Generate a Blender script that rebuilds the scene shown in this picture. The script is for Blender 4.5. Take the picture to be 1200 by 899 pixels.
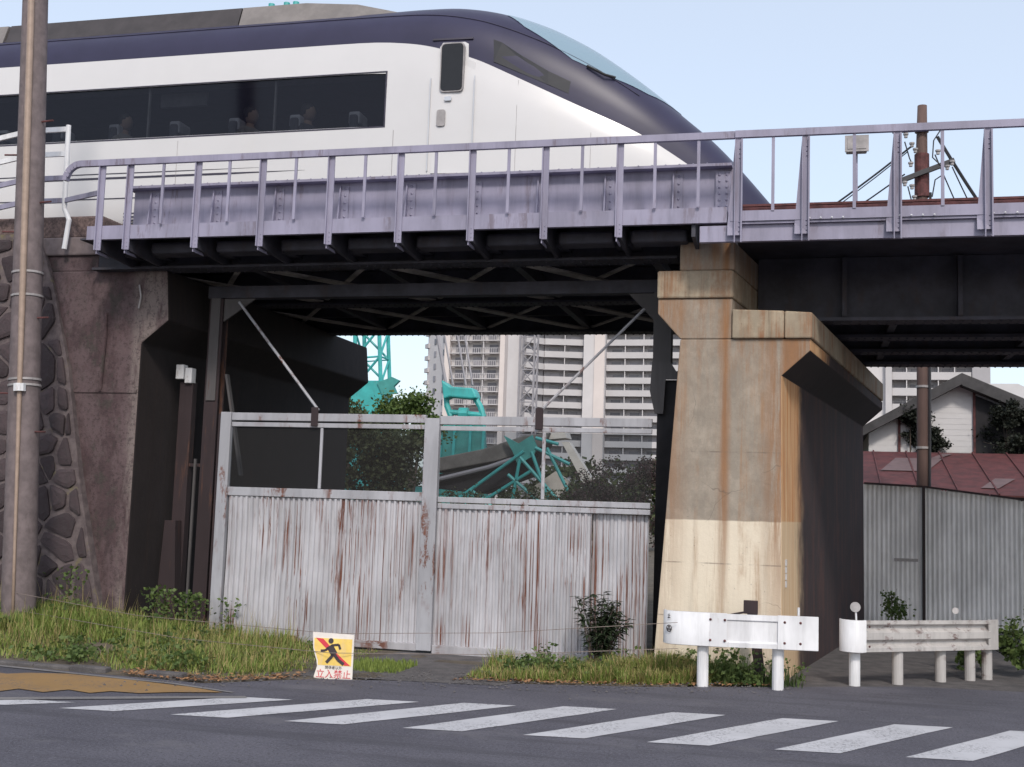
import bpy, math, random
import numpy as np
from mathutils import Vector, Matrix, noise as mnoise
random.seed(7)
sc = bpy.context.scene
for o in list(bpy.data.objects): bpy.data.objects.remove(o)

# ------------------------------------------------------------------ camera
cam_d = bpy.data.cameras.new('camera'); cam = bpy.data.objects.new('camera', cam_d)
sc.collection.objects.link(cam); sc.camera = cam
cam_d.sensor_width = 36; cam_d.lens = 42.0; cam_d.clip_start = .1; cam_d.clip_end = 6000
EYE = Vector((0, 0, 1.65)); YAW = math.radians(14.3); PITCH = math.atan(150.5/1400); ROLL = .033
fw = Vector((-math.sin(YAW)*math.cos(PITCH), math.cos(YAW)*math.cos(PITCH), math.sin(PITCH)))
r0 = Vector((math.cos(YAW), math.sin(YAW), 0)); u0 = r0.cross(fw)
rt = r0*math.cos(ROLL)+u0*math.sin(ROLL); up = u0*math.cos(ROLL)-r0*math.sin(ROLL)
m = Matrix((rt, up, -fw)).transposed().to_4x4(); m.translation = EYE; cam.matrix_world = m

# ------------------------------------------------------------------ sky, sun, exposure
SUN = Vector((.27, -.70, .66)).normalized()
elev = math.asin(SUN.z); rot = math.atan2(SUN.x, SUN.y)
w = bpy.data.worlds.new('World'); sc.world = w; w.use_nodes = True
nt = w.node_tree; nt.nodes.clear()
wo = nt.nodes.new('ShaderNodeOutputWorld'); bg = nt.nodes.new('ShaderNodeBackground'); sky = nt.nodes.new('ShaderNodeTexSky')
sky.sky_type = 'NISHITA'; sky.sun_disc = False; sky.sun_elevation = elev; sky.sun_rotation = rot
sky.altitude = 0; sky.air_density = 1.0; sky.dust_density = 2.0; sky.ozone_density = 1.0
bg.inputs['Strength'].default_value = .15
hz = nt.nodes.new('ShaderNodeMix'); hz.data_type = 'RGBA'; hz.inputs[0].default_value = .5   # even thin high haze over the whole sky
hz.inputs[7].default_value = (4.6, 4.9, 5.3, 1)
nt.links.new(sky.outputs[0], hz.inputs[6]); nt.links.new(hz.outputs[2], bg.inputs[0]); nt.links.new(bg.outputs[0], wo.inputs[0])
sl = bpy.data.lights.new('sun', 'SUN'); sl.energy = 1.5; sl.angle = math.radians(8); sl.color = (1, .93, .84)
so = bpy.data.objects.new('sun', sl); sc.collection.objects.link(so)
so.rotation_euler = SUN.to_track_quat('Z', 'Y').to_euler(); so.location = SUN*60
sc.view_settings.view_transform = 'Standard'; sc.view_settings.look = 'None'
sc.view_settings.gamma = 1; sc.view_settings.exposure = .5; sc.view_settings.use_curve_mapping = False

# ------------------------------------------------------------------ helpers
COL = sc.collection
class MB:
    def __init__(s): s.v = []; s.f = []; s.smooth = False
    def add(s, vs, fs):
        n = len(s.v); s.v += [tuple(v) for v in vs]; s.f += [tuple(i+n for i in f) for f in fs]; return s
    def box(s, x0, x1, y0, y1, z0, z1):
        vs = [(x0,y0,z0),(x1,y0,z0),(x1,y1,z0),(x0,y1,z0),(x0,y0,z1),(x1,y0,z1),(x1,y1,z1),(x0,y1,z1)]
        return s.add(vs, [(0,3,2,1),(4,5,6,7),(0,1,5,4),(1,2,6,5),(2,3,7,6),(3,0,4,7)])
    def bar(s, p, q, wd, ht, upv=(0,0,1)):
        p = Vector(p); q = Vector(q); d = (q-p).normalized(); u = Vector(upv)
        if abs(d.dot(u)) > .99: u = Vector((0,1,0))
        sx = d.cross(u).normalized(); u = sx.cross(d).normalized()
        vs = [a+sx*(i*wd/2)+u*(j*ht/2) for a in (p,q) for i,j in ((-1,-1),(1,-1),(1,1),(-1,1))]
        return s.add(vs, [(0,1,2,3),(7,6,5,4),(0,4,5,1),(1,5,6,2),(2,6,7,3),(3,7,4,0)])
    def tube(s, pts, r, n=8, caps=True):
        pts = [Vector(p) for p in pts]; rs = r if isinstance(r, (list, tuple)) else [r]*len(pts)
        rings = []; vs = []; prev = None
        for i, p in enumerate(pts):
            d = (pts[min(i+1, len(pts)-1)]-pts[max(i-1, 0)]).normalized()
            if prev is None:
                a = d.cross(Vector((0,0,1)))
                if a.length < .05: a = d.cross(Vector((0,1,0)))
            else: a = prev-d*prev.dot(d)
            a.normalize(); prev = a; b = d.cross(a)
            for k in range(n):
                t = 2*math.pi*k/n; vs.append(p+(a*math.cos(t)+b*math.sin(t))*rs[i])
        fs = []
        for i in range(len(pts)-1):
            for k in range(n):
                k2 = (k+1) % n; fs.append((i*n+k, i*n+k2, (i+1)*n+k2, (i+1)*n+k))
        if caps: fs += [tuple(range(n-1,-1,-1)), tuple((len(pts)-1)*n+k for k in range(n))]
        return s.add(vs, fs)
    def prism(s, poly, d0, d1, axis='y', skew=0):
        # poly in (x,z) for axis y; extruded from y=d0 to y=d1, sheared in x by skew per metre
        n = len(poly); vs = []
        for d in (d0, d1):
            for a, b in poly:
                if axis == 'y': vs.append((a+skew*(d-d0), d, b))
                elif axis == 'z': vs.append((a, b, d))
                else: vs.append((d, a, b))
        fs = [tuple(range(n)), tuple(range(2*n-1, n-1, -1))]
        for i in range(n):
            j = (i+1) % n; fs.append((j, i, i+n, j+n))
        return s.add(vs, fs)
    def rivets(s, pts, nrm, r=.014):
        nrm = Vector(nrm); a = nrm.orthogonal().normalized(); b = nrm.cross(a)
        for p in pts:
            p = Vector(p); ring = [p+(a*math.cos(t)+b*math.sin(t))*r for t in [k*math.pi/3 for k in range(6)]]
            s.add(ring+[p+nrm*r*.8], [(k, (k+1) % 6, 6) for k in range(6)])
        return s
    def build(s, name, mat, parent=None, bevel=0, smooth=False):
        me = bpy.data.meshes.new(name); me.from_pydata(s.v, [], s.f); me.update()
        import bmesh
        bm = bmesh.new(); bm.from_mesh(me); bmesh.ops.recalc_face_normals(bm, faces=bm.faces)
        bm.to_mesh(me); bm.free()
        me.materials.append(mat)
        if smooth:
            for p in me.polygons: p.use_smooth = True
        o = bpy.data.objects.new(name, me); COL.objects.link(o)
        if parent: o.parent = parent
        if bevel:
            b = o.modifiers.new('bevel', 'BEVEL'); b.width = bevel; b.segments = 2; b.limit_method = 'ANGLE'; b.angle_limit = .6
        return o
def tag(o, label, cat, group=None, kind=None):
    o['label'] = label; o['category'] = cat
    if group: o['group'] = group
    if kind: o['kind'] = kind
    return o
def thing(name, label, cat, group=None, loc=(0,0,0)):
    o = bpy.data.objects.new(name, None); COL.objects.link(o); o.location = loc; o.empty_display_size = .2
    return tag(o, label, cat, group)
def struct(o): o['kind'] = 'structure'; return o
def inst(src, name, parent, loc=None, rz=None):
    o = bpy.data.objects.new(name, src.data); COL.objects.link(o); o.parent = parent
    o.matrix_local = src.matrix_local.copy()
    if loc is not None: o.location = loc
    for md in src.modifiers:
        b = o.modifiers.new(md.name, md.type)
        if md.type == 'BEVEL': b.width = md.width; b.segments = md.segments; b.limit_method = md.limit_method; b.angle_limit = md.angle_limit
    return o

# ------------------------------------------------------------------ materials
class NG:
    def __init__(s, name):
        s.m = bpy.data.materials.new(name); s.m.use_nodes = True; s.t = s.m.node_tree
        s.b = s.t.nodes['Principled BSDF']; s.geo = None
    def n(s, typ, **kw):
        x = s.t.nodes.new(typ)
        for k, v in kw.items(): setattr(x, k, v)
        return x
    def link(s, a, b): s.t.links.new(a, b)
    def pos(s):
        if not s.geo: s.geo = s.n('ShaderNodeNewGeometry')
        return s.geo.outputs['Position']
    def val(s, x, sock):
        if isinstance(x, (int, float)): sock.default_value = x
        elif isinstance(x, tuple): sock.default_value = (*x, 1) if len(x) == 3 and len(sock.default_value) == 4 else x
        else: s.link(x, sock)
    def noise(s, sx, sy, sz, det=3, rough=.6, off=0):
        mp = s.n('ShaderNodeMapping'); s.link(s.pos(), mp.inputs[0]); mp.inputs['Scale'].default_value = (sx, sy, sz)
        mp.inputs['Location'].default_value = (off, off*1.7, off*.6)
        t = s.n('ShaderNodeTexNoise'); t.inputs['Scale'].default_value = 1; t.inputs['Detail'].default_value = det
        t.inputs['Roughness'].default_value = rough; s.link(mp.outputs[0], t.inputs['Vector']); return t.outputs['Fac']
    def ramp(s, x, a, b, lo=0., hi=1.):
        r = s.n('ShaderNodeMapRange'); r.clamp = True; s.link(x, r.inputs[0])
        for i, v in enumerate((a, b, lo, hi)): r.inputs[i+1].default_value = v
        r.interpolation_type = 'SMOOTHSTEP'; return r.outputs[0]
    def math(s, op, a, b=0.):
        x = s.n('ShaderNodeMath', operation=op); s.val(a, x.inputs[0]); s.val(b, x.inputs[1]); return x.outputs[0]
    def mix(s, f, a, b, mode='MIX'):
        x = s.n('ShaderNodeMix', data_type='RGBA', blend_type=mode)
        s.val(f, x.inputs[0]); s.val(a, x.inputs[6]); s.val(b, x.inputs[7]); return x.outputs[2]
    def xyz(s):
        x = s.n('ShaderNodeSeparateXYZ'); s.link(s.pos(), x.inputs[0]); return x.outputs
    def rnd(s):
        x = s.n('ShaderNodeObjectInfo'); return x.outputs['Random']
    def out(s, col, rough=.7, metal=0., bump=None, bs=.2, bd=.01, spec=.5):
        s.val(col, s.b.inputs['Base Color']); s.val(rough, s.b.inputs['Roughness']); s.b.inputs['Metallic'].default_value = metal
        s.b.inputs['Specular IOR Level'].default_value = spec
        if bump is not None:
            bn = s.n('ShaderNodeBump'); bn.inputs['Strength'].default_value = bs; bn.inputs['Distance'].default_value = bd
            s.link(bump, bn.inputs['Height']); s.link(bn.outputs[0], s.b.inputs['Normal'])
        return s.m
def plain(name, col, rough=.6, var=.25, sc_=4., metal=0., dirt=None, dirt_amt=.5, bump=0., spec=.5):
    g = NG(name); f = g.noise(sc_, sc_, sc_, 5, .65)
    lo = tuple(c*(1-var) for c in col); hi = tuple(min(1, c*(1+var)) for c in col)
    c = g.mix(g.ramp(f, .3, .7), lo, hi)
    if dirt:
        d = g.ramp(g.noise(sc_*1.7, sc_*1.7, sc_*.5, 6, .7, 9), .52, .7, 0, dirt_amt); c = g.mix(d, c, dirt)
    return g.out(c, rough, metal, g.noise(40, 40, 40, 3) if bump else None, bump, .004, spec)
def rusty(name, paint, amt=.5, rust=(.16,.055,.025), fx=14, fz=.9, rough=.55, thr=.58, patch_lo=.45):
    g = NG(name)
    base = g.mix(g.ramp(g.noise(2, 2, 1, 4), .3, .7), tuple(c*.82 for c in paint), tuple(c*1.12 for c in paint))
    st = g.ramp(g.noise(fx, fx, fz, 5, .7), thr, thr+.09)
    st = g.math('MULTIPLY', st, g.ramp(g.noise(fx*1.5, fx*1.5, fz*5, 4, .7, 15), .32, .5))
    pt = g.ramp(g.noise(3, 3, .7, 4, .6, 5), patch_lo, patch_lo+.17)
    k = g.math('MULTIPLY', g.math('MULTIPLY', st, pt), amt)
    rc = g.mix(g.noise(30, 30, 8, 3), rust, tuple(c*.35 for c in rust))
    grime = g.ramp(g.noise(7, 7, .7, 6, .7, 3), .45, .7, 0, .45)
    c = g.mix(grime, base, tuple(c*.55 for c in paint)); c = g.mix(k, c, rc)
    return g.out(c, rough, 0, g.noise(60, 60, 20, 3), .15, .003)

M = {}
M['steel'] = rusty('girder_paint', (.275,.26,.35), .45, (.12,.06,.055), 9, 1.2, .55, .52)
M['steel_dark'] = plain('shaded_girder_paint', (.042,.041,.055), .7, .35, 3, dirt=(.05,.03,.025))  # girder paint darkened, with brown dirt; underside shade is put into its colour
M['rail_rust'] = plain('rusty_rail_steel', (.10,.035,.035), .8, .4, 8)
M['white_paint'] = rusty('chalky_white_paint', (.72,.72,.74), .5, (.3,.16,.09), 10, 4, .5, .56, .5)
M['guard_rusty_shaded'] = rusty('rusty_shaded_white_paint', (.46,.44,.43), .8, (.14,.055,.045), 5, 9, .6, .5)  # white paint with rust, darkened to put the bridge shade into its colour
M['gate'] = rusty('gate_grey_paint', (.46,.455,.485), 1.0, (.20,.058,.025), 36, .3, .5, .505, .385)
M['gate_frame'] = rusty('gate_frame_paint', (.37,.37,.40), .95, (.19,.06,.03), 9, 3, .5, .51)
M['gate_low'] = rusty('rusted_bottom_rail', (.36,.35,.37), 1.0, (.2,.07,.04), 5, 8, .6, .42)
M['rust_col'] = rusty('rusty_column', (.032,.02,.023), .8, (.17,.075,.045), 10, .7, .8, .55)
M['grey_col'] = rusty('grey_column_paint', (.085,.078,.08), .8, (.12,.05,.04), 8, .8, .7)
M['black'] = plain('black_creosote', (.012,.011,.014), .8, .3, 5)
M['galv'] = rusty('galvanised_sheet', (.8,.79,.8), .5, (.16,.07,.05), 9, .5, .45, .62)
M['brace'] = plain('brace_grey_paint', (.34,.31,.29), .7, .3, 4, dirt=(.09,.06,.05))
M['rubber'] = plain('black_rubber', (.02,.02,.022), .7)
def concrete(name, col, stain, stain_amt, dark, paint=None, thr=.5, damt=.45):
    g = NG(name); x, y, z = g.xyz()
    c = g.mix(g.ramp(g.noise(3, 3, 2.5, 6, .65), .3, .7), tuple(k*.8 for k in col), tuple(k*1.12 for k in col))
    mot = g.ramp(g.noise(9, 9, 6, 7, .78, 13), .42, .62, 0, .5); c = g.mix(mot, c, tuple(k*.68 for k in col))
    if paint:   # repainted band with a crisp upper edge
        e = g.math('ADD', z, g.math('MULTIPLY', g.noise(4, 4, 4, 2), .02))
        pf = g.math('MULTIPLY', g.ramp(e, 1.635, 1.65, 1, 0), g.ramp(y, 13.15, 13.35, 1, 0))
        pf = g.math('MULTIPLY', pf, g.ramp(g.noise(35, 35, 25, 5, .7, 17), .26, .36, .75, 1))
        c = g.mix(pf, c, g.mix(g.noise(6, 6, 3, 4), tuple(k*.92 for k in paint), tuple(min(1, k*1.06) for k in paint)))
    s1 = g.math('MULTIPLY', g.ramp(g.noise(8, 8, .3, 6, .72), thr, thr+.2, 0, stain_amt), g.ramp(g.noise(3, 3, 1.4, 5, .65, 19), .38, .6))
    c = g.mix(s1, c, stain)
    s2 = g.ramp(g.noise(7, 7, .35, 5, .6, 4), .52, .7, 0, damt)
    c = g.mix(s2, c, dark)
    sp = g.ramp(g.noise(28, 28, 28, 4, .7, 2), .66, .72, 0, .6); c = g.mix(sp, c, dark)
    return g, c
g, c = concrete('pier_concrete', (.315,.27,.22), (.29,.15,.065), .65, (.17,.14,.115), (.68,.60,.48), .48, .2)
x, y, z = g.xyz()
ed = g.math('ADD', g.ramp(x, -1.62, -1.2, .75, 0), g.math('ADD', g.ramp(x, -.62, -.36, 0, .9), g.ramp(g.math('ABSOLUTE', g.math('ADD', x, .93)), .0, .09, .9, 0)))
ed = g.math('MULTIPLY', g.math('MULTIPLY', ed, g.ramp(g.noise(9, 9, .6, 7, .75, 27), .32, .56)), g.ramp(z, .4, 2.2, .4, 1))
ed = g.math('MAXIMUM', ed, g.math('MULTIPLY', g.ramp(z, 2.6, 3.7, 0, .6), g.ramp(g.noise(6, 6, .9, 7, .75, 51), .42, .64)))
c = g.mix(ed, c, g.mix(g.noise(14, 14, 3, 5), (.31,.14,.05), (.19,.105,.06)))
for zz in (.62, 1.18, 2.36):
    ln = g.math('MULTIPLY', g.ramp(g.math('ABSOLUTE', g.math('SUBTRACT', z, zz)), .003, .010, .6, 0), g.ramp(g.noise(5, 5, 5, 4, .6, 33), .4, .6)); c = g.mix(ln, c, (.13,.10,.08))
vc = g.n('ShaderNodeTexVoronoi', feature='DISTANCE_TO_EDGE'); va = g.n('ShaderNodeVectorMath', operation='ADD'); vn = g.n('ShaderNodeTexNoise'); vn.inputs['Scale'].default_value = 1.2; vn.inputs['Detail'].default_value = 4
g.link(g.pos(), vn.inputs['Vector']); g.link(g.pos(), va.inputs[0]); g.link(vn.outputs['Color'], va.inputs[1]); g.link(va.outputs[0], vc.inputs['Vector']); vc.inputs['Scale'].default_value = .8
ck = g.math('MULTIPLY', g.ramp(vc.outputs['Distance'], .001, .005, .45, 0), g.ramp(g.noise(1.1, 1.1, 1.1, 3, .5, 41), .56, .64)); c = g.mix(ck, c, (.09,.07,.055))
bmp = g.noise(18, 18, 18, 6, .7)
M['pier'] = g.out(c, .85, 0, bmp, .35, .012)
g, c = concrete('pier_cap_concrete', (.36,.30,.22), (.24,.11,.05), .85, (.15,.105,.07), None, .40, .7)
M['pier_cap'] = g.out(c, .85, 0, g.noise(18, 18, 18, 6, .7), .35, .012)
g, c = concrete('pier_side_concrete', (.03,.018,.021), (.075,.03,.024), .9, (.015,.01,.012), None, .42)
x, y, z = g.xyz()   # rust run on outer edge; sunlit edge and bridge shade are put into colour
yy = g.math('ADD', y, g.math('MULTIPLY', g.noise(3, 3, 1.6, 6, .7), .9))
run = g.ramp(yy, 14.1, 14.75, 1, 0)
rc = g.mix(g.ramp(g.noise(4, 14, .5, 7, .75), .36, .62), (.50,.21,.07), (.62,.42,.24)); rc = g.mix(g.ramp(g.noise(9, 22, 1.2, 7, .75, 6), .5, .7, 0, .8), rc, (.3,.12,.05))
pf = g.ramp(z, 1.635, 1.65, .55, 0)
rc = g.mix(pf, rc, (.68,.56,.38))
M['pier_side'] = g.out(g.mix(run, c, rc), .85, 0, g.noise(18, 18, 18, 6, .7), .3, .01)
g, c = concrete('shaded_concrete', (.022,.016,.017), (.04,.022,.018), .6, (.012,.009,.01)); M['conc_shaded'] = g.out(c, .9, 0, g.noise(18, 18, 18, 6, .7), .3, .01)  # concrete darkened so the shade below the bridge is in its colour
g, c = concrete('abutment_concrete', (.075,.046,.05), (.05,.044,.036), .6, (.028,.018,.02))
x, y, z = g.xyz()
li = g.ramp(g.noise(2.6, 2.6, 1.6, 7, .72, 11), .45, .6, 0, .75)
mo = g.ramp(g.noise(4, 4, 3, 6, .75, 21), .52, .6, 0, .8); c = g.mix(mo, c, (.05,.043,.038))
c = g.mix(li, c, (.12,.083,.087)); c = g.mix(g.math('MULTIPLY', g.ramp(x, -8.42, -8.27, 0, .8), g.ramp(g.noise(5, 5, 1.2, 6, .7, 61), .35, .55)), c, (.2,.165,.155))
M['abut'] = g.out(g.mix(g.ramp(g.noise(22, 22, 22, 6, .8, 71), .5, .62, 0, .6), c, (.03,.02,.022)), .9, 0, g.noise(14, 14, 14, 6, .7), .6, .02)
g = NG('stone'); c = g.mix(g.rnd(), (.032,.021,.025), (.075,.053,.058)); c = g.mix(g.ramp(g.noise(20, 20, 20, 5), .35, .7, 0, .6), c, (.045,.038,.04))
M['stone'] = g.out(c, .9, 0, g.noise(25, 25, 25, 5, .7), .6, .02)
g = NG('mortar'); c = g.mix(g.ramp(g.noise(9, 9, 9, 5), .35, .65), (.085,.066,.069), (.14,.112,.112)); c = g.mix(g.ramp(g.noise(4, 4, 4, 4, .6, 6), .58, .68, 0, .6), c, (.16,.14,.06))
M['mortar'] = g.out(c, .95, 0, g.noise(40, 40, 40, 4), .6, .01)
g = NG('asphalt'); f = g.noise(1.1, 1.1, 1, 4); c = g.mix(g.ramp(f, .3, .7), (.068,.066,.086), (.098,.095,.118))
c = g.mix(g.ramp(g.noise(48, 48, 48, 4, .9), .5, .64, 0, .8), c, (.17,.165,.19)); c = g.mix(g.ramp(g.noise(40, 40, 40, 4, .9, 30), .5, .64, 0, .85), c, (.028,.027,.033)); c = g.mix(g.ramp(g.noise(.35, 2.6, 1, 6, .7, 3), .48, .66, 0, .6), c, (.045,.044,.055)); c = g.mix(g.ramp(g.noise(.9, 1.4, 1, 6, .75, 23), .55, .66, 0, .45), c, (.13,.125,.14))
vor = g.n('ShaderNodeTexVoronoi', feature='DISTANCE_TO_EDGE'); mp = g.n('ShaderNodeMapping'); mp.inputs['Scale'].default_value = (.45,.6,.5)
nz = g.n('ShaderNodeTexNoise'); nz.inputs['Scale'].default_value = 2.5; nz.inputs['Detail'].default_value = 4; g.link(g.pos(), nz.inputs['Vector'])
ad = g.n('ShaderNodeVectorMath', operation='ADD'); g.link(g.pos(), ad.inputs[0]); g.link(nz.outputs['Color'], ad.inputs[1])
g.link(ad.outputs[0], mp.inputs[0]); g.link(mp.outputs[0], vor.inputs['Vector'])
c = g.mix(g.math('MULTIPLY', g.ramp(vor.outputs['Distance'], .002, .009, .7, 0), g.ramp(g.noise(.7, .7, 1, 2, .5, 8), .5, .6)), c, (.025,.025,.028))
M['asphalt'] = g.out(c, .85, 0, g.noise(220, 220, 220, 3, .8), .5, .006)
g = NG('apron_asphalt'); c = g.mix(g.ramp(g.noise(5, 5, 5, 5), .3, .7), (.07,.065,.068), (.125,.115,.115)); c = g.mix(g.ramp(g.noise(90, 90, 90, 3, .8), .6, .7, 0, .8), c, (.26,.24,.23))
M['apron'] = g.out(c, .9, 0, g.noise(90, 90, 90, 4, .8), .7, .012)
def road_paint(name, col):
    g = NG(name); f = g.noise(2, 2, 2, 3); c = g.mix(g.ramp(f, .3, .7), tuple(k*.88 for k in col), col)
    wv = g.math('MULTIPLY', g.ramp(g.noise(34, 34, 34, 6, .85), .5, .6), g.ramp(g.noise(2.6, 2.6, 2, 5, .65, 7), .42, .6))
    c = g.mix(g.math('MULTIPLY', wv, .85), c, (.09,.088,.1)); return g.out(c, .7, 0, g.noise(150, 150, 150, 3), .3, .004)
M['line_white'] = road_paint('road_white_paint', (.52,.52,.55)); M['line_old'] = road_paint('worn_road_paint', (.2,.19,.19)); M['line_yellow'] = road_paint('ochre_road_paint', (.29,.175,.07))
g = NG('soil'); c = g.mix(g.ramp(g.noise(3, 3, 3, 6, .7), .3, .7), (.06,.047,.035), (.14,.115,.085)); M['soil'] = g.out(c, .95, 0, g.noise(60, 60, 60, 4), .7, .02)
def leafmat(name, a, b, tr=.25):
    g = NG(name); f = g.noise(9, 9, 9, 3); c = g.mix(g.ramp(f, .35, .65), a, b); g.b.inputs['Subsurface Weight'].default_value = 0
    m_ = g.out(c, .6, 0, None, spec=.3)
    t = g.n('ShaderNodeBsdfTranslucent'); g.link(c, t.inputs[0]); mx = g.n('ShaderNodeMixShader'); mx.inputs[0].default_value = tr
    g.link(g.b.outputs[0], mx.inputs[1]); g.link(t.outputs[0], mx.inputs[2]); g.link(mx.outputs[0], g.t.nodes['Material Output'].inputs[0]); return m_
M['grass'] = leafmat('grass_blades', (.115,.17,.034), (.26,.32,.08)); M['grass_dry'] = leafmat('dry_grass', (.40,.31,.15), (.32,.28,.11))
M['weed'] = leafmat('weed_leaves', (.06,.10,.03), (.13,.18,.055)); M['fern'] = leafmat('fern_leaves', (.022,.034,.018), (.05,.07,.036))
M['tree'] = leafmat('tree_leaves', (.045,.065,.028), (.10,.11,.045)); M['tree_l'] = leafmat('light_tree_leaves', (.06,.10,.025), (.11,.16,.04))
M['ivy'] = leafmat('ivy_leaves', (.012,.016,.011), (.028,.032,.022)); M['bush_red'] = leafmat('reddish_bush_leaves', (.07,.085,.06), (.15,.09,.10))
M['dead_leaf'] = leafmat('fallen_leaves', (.36,.2,.1), (.22,.11,.06), .1)
M['bark'] = plain('bark', (.08,.06,.05), .9, .3, 12)
M['pole'] = plain('pole_concrete', (.15,.12,.122), .8, .22, 7, dirt=(.09,.07,.065), bump=.3)
M['conduit'] = plain('tan_conduit', (.32,.235,.185), .5, .12, 9)
M['pole_r'] = rusty('brown_pole', (.12,.075,.065), .5, (.10,.045,.035), 12, .5, .8)
M['insul'] = plain('insulator_grey', (.3,.28,.28), .4)
M['cable'] = plain('black_cable', (.03,.03,.035), .6)
M['wire'] = plain('wire', (.2,.16,.14), .6)
M['train_white'] = plain('train_white_paint', (.60,.59,.595), .25, .015, 1.5, dirt=(.6,.57,.52), dirt_amt=.1)
M['train_navy'] = plain('train_navy_paint', (.034,.032,.066), .38, .08, 2, spec=.3)
M['fairing'] = plain('roof_fairing_grey', (.045,.038,.04), .6, .2, 4); M['fairing_l'] = plain('pale_roof_fairing', (.19,.172,.165), .6, .15, 4)
M['dark_line'] = plain('train_dark_trim', (.035,.03,.05), .4)
M['silver'] = plain('silver_trim', (.55,.55,.56), .3, .05, 3, metal=.6)
M['seat'] = plain('seat_cloth', (.10,.10,.12), .9); M['headrest'] = plain('headrest_cloth', (.55,.55,.6), .9)
M['interior'] = plain('train_interior', (.045,.04,.05), .8); M['skin'] = plain('skin', (.38,.25,.19), .6, .05); M['hair'] = plain('hair', (.02,.016,.014), .6)
M['cloth_a'] = plain('grey_clothes', (.25,.23,.22), .9); M['cloth_b'] = plain('dark_clothes', (.06,.055,.07), .9)
def glass(name, tint, tr, rough=.03):
    g = NG(name); g.out(tint, rough, 0, None, spec=.35)
    t = g.n('ShaderNodeBsdfTransparent'); t.inputs[0].default_value = (.75,.8,.85,1); mx = g.n('ShaderNodeMixShader'); mx.inputs[0].default_value = tr
    g.link(g.b.outputs[0], mx.inputs[1]); g.link(t.outputs[0], mx.inputs[2]); g.link(mx.outputs[0], g.t.nodes['Material Output'].inputs[0]); return g.m
M['glass'] = glass('train_glass', (.006,.006,.012), .3, .1); M['glass_door'] = glass('door_glass', (.018,.018,.02), .1, .15); M['cab_glass'] = plain('cab_window_glass', (.03,.031,.036), .3, .1, 3, spec=.3)
M['screen'] = glass('windscreen_glass', (.24,.34,.42), .1, .05)  # pale blue base: the reflected sky is put into the colour
M['mesh'] = glass('fine_wire_mesh', (.03,.028,.028), .62, .8)
M['bwall'] = plain('apartment_wall', (.56,.54,.55), .8, .06, .15); M['bwall_p'] = plain('apartment_wall_pink', (.62,.56,.54), .8, .05, .15); M['bpar'] = plain('balcony_parapet', (.47,.455,.465), .8, .05, .2)
M['bpar_side'] = plain('apartment_back_wall', (.36,.35,.37), .8, .08, .2)
g = NG('apartment_window'); M['bwin'] = g.out(g.mix(g.rnd(), (.09,.09,.11), (.25,.24,.27)), .35)  # panes paled: distance haze is put into the colour
M['teal'] = plain('crane_turquoise_paint', (.045,.36,.35), .5, .15, 2, dirt=(.08,.2,.19)); M['teal_d'] = plain('crane_shaded_turquoise_plate', (.05,.27,.25), .55, .2, 2)  # second turquoise is a darker copy with shade in its colour
M['boom_grey'] = plain('folded_boom_grey', (.14,.13,.12), .8, .25, 2); M['tarp'] = plain('white_sheet_metal', (.7,.64,.58), .7, .1, 3)
M['lattice'] = plain('lattice_grey', (.26,.25,.27), .7, .1, 1)
M['tile'] = plain('dark_roof_tile', (.045,.043,.045), .8, .3, 3); M['hwall'] = plain('white_house_siding', (.58,.57,.58), .8, .04, 2)
M['redroof'] = plain('red_metal_roof', (.085,.021,.021), .75, .3, 5, dirt=(.08,.04,.04)); M['roofpatch'] = plain('roof_patch', (.13,.085,.085), .7, .15, 5)
M['sign_y'] = plain('sign_yellow', (.75,.52,.12), .5, .1, 9, dirt=(.6,.45,.3)); M['sign_w'] = plain('sign_white', (.68,.63,.58), .5, .06, 9); M['sign_r'] = plain('sign_red', (.55,.03,.05), .5, .1, 9); M['sign_b'] = plain('sign_black', (.03,.02,.025), .5)
M['ballast'] = plain('ballast_gravel', (.12,.085,.08), .95, .45, 30, bump=.8)
M['lamp_w'] = plain('lamp_housing', (.5,.48,.44), .5)
M['refl'] = plain('reflector_disc', (.42,.40,.40), .35)


# ================================================================== the setting
def mound(x, y):
    # grassy bank rising to the left, against the stone wall and the gate post
    h = .25*max(0, min(1, (-6.3-x)/2.4))
    k = max(0, min(1, (y-(10.35-.03*(x+7)))/2.0))
    return h*k*k*(3-2*k)+.012*mnoise.noise((x*2, y*2, 0))
struct(MB().add([(-1500,-300,-.03),(1500,-300,-.03),(1500,2500,-.03),(-1500,2500,-.03)], [(0,1,2,3)]).build('ground', M['soil']))
road = struct(MB().add([(-90,-20,0),(90,-20,0),(90,23.4,0),(1.0,13.2,0),(-.4,12.45,0),(-1.6,11.85,0),(-3.0,11.4,0),(-4.6,10.9,0),(-5.4,10.15,0),(-7.9,10.36,0),(-90,14.5,0)],
    [tuple(range(11))]).build('road', M['asphalt']))
struct(MB().add([(-.6,12.4,-.012),(.9,13.1,-.012),(60,19.6,-.012),(60,22.4,-.012),(-.3,22.4,-.012)], [(0,1,2,3,4)]).build('yard_paving', M['apron']))
struct(MB().add([(-4.9,11.0,.004),(-2.9,11.25,.004),(-2.0,13.6,.004),(-4.6,13.6,.004)], [(0,1,2,3)]).build('gate_apron', M['apron']))
def sheet(name, poly, mat, z=.004):
    return MB().add([(a, b, z) for a, b in poly], [tuple(range(len(poly)))]).build(name, mat, road)
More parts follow.
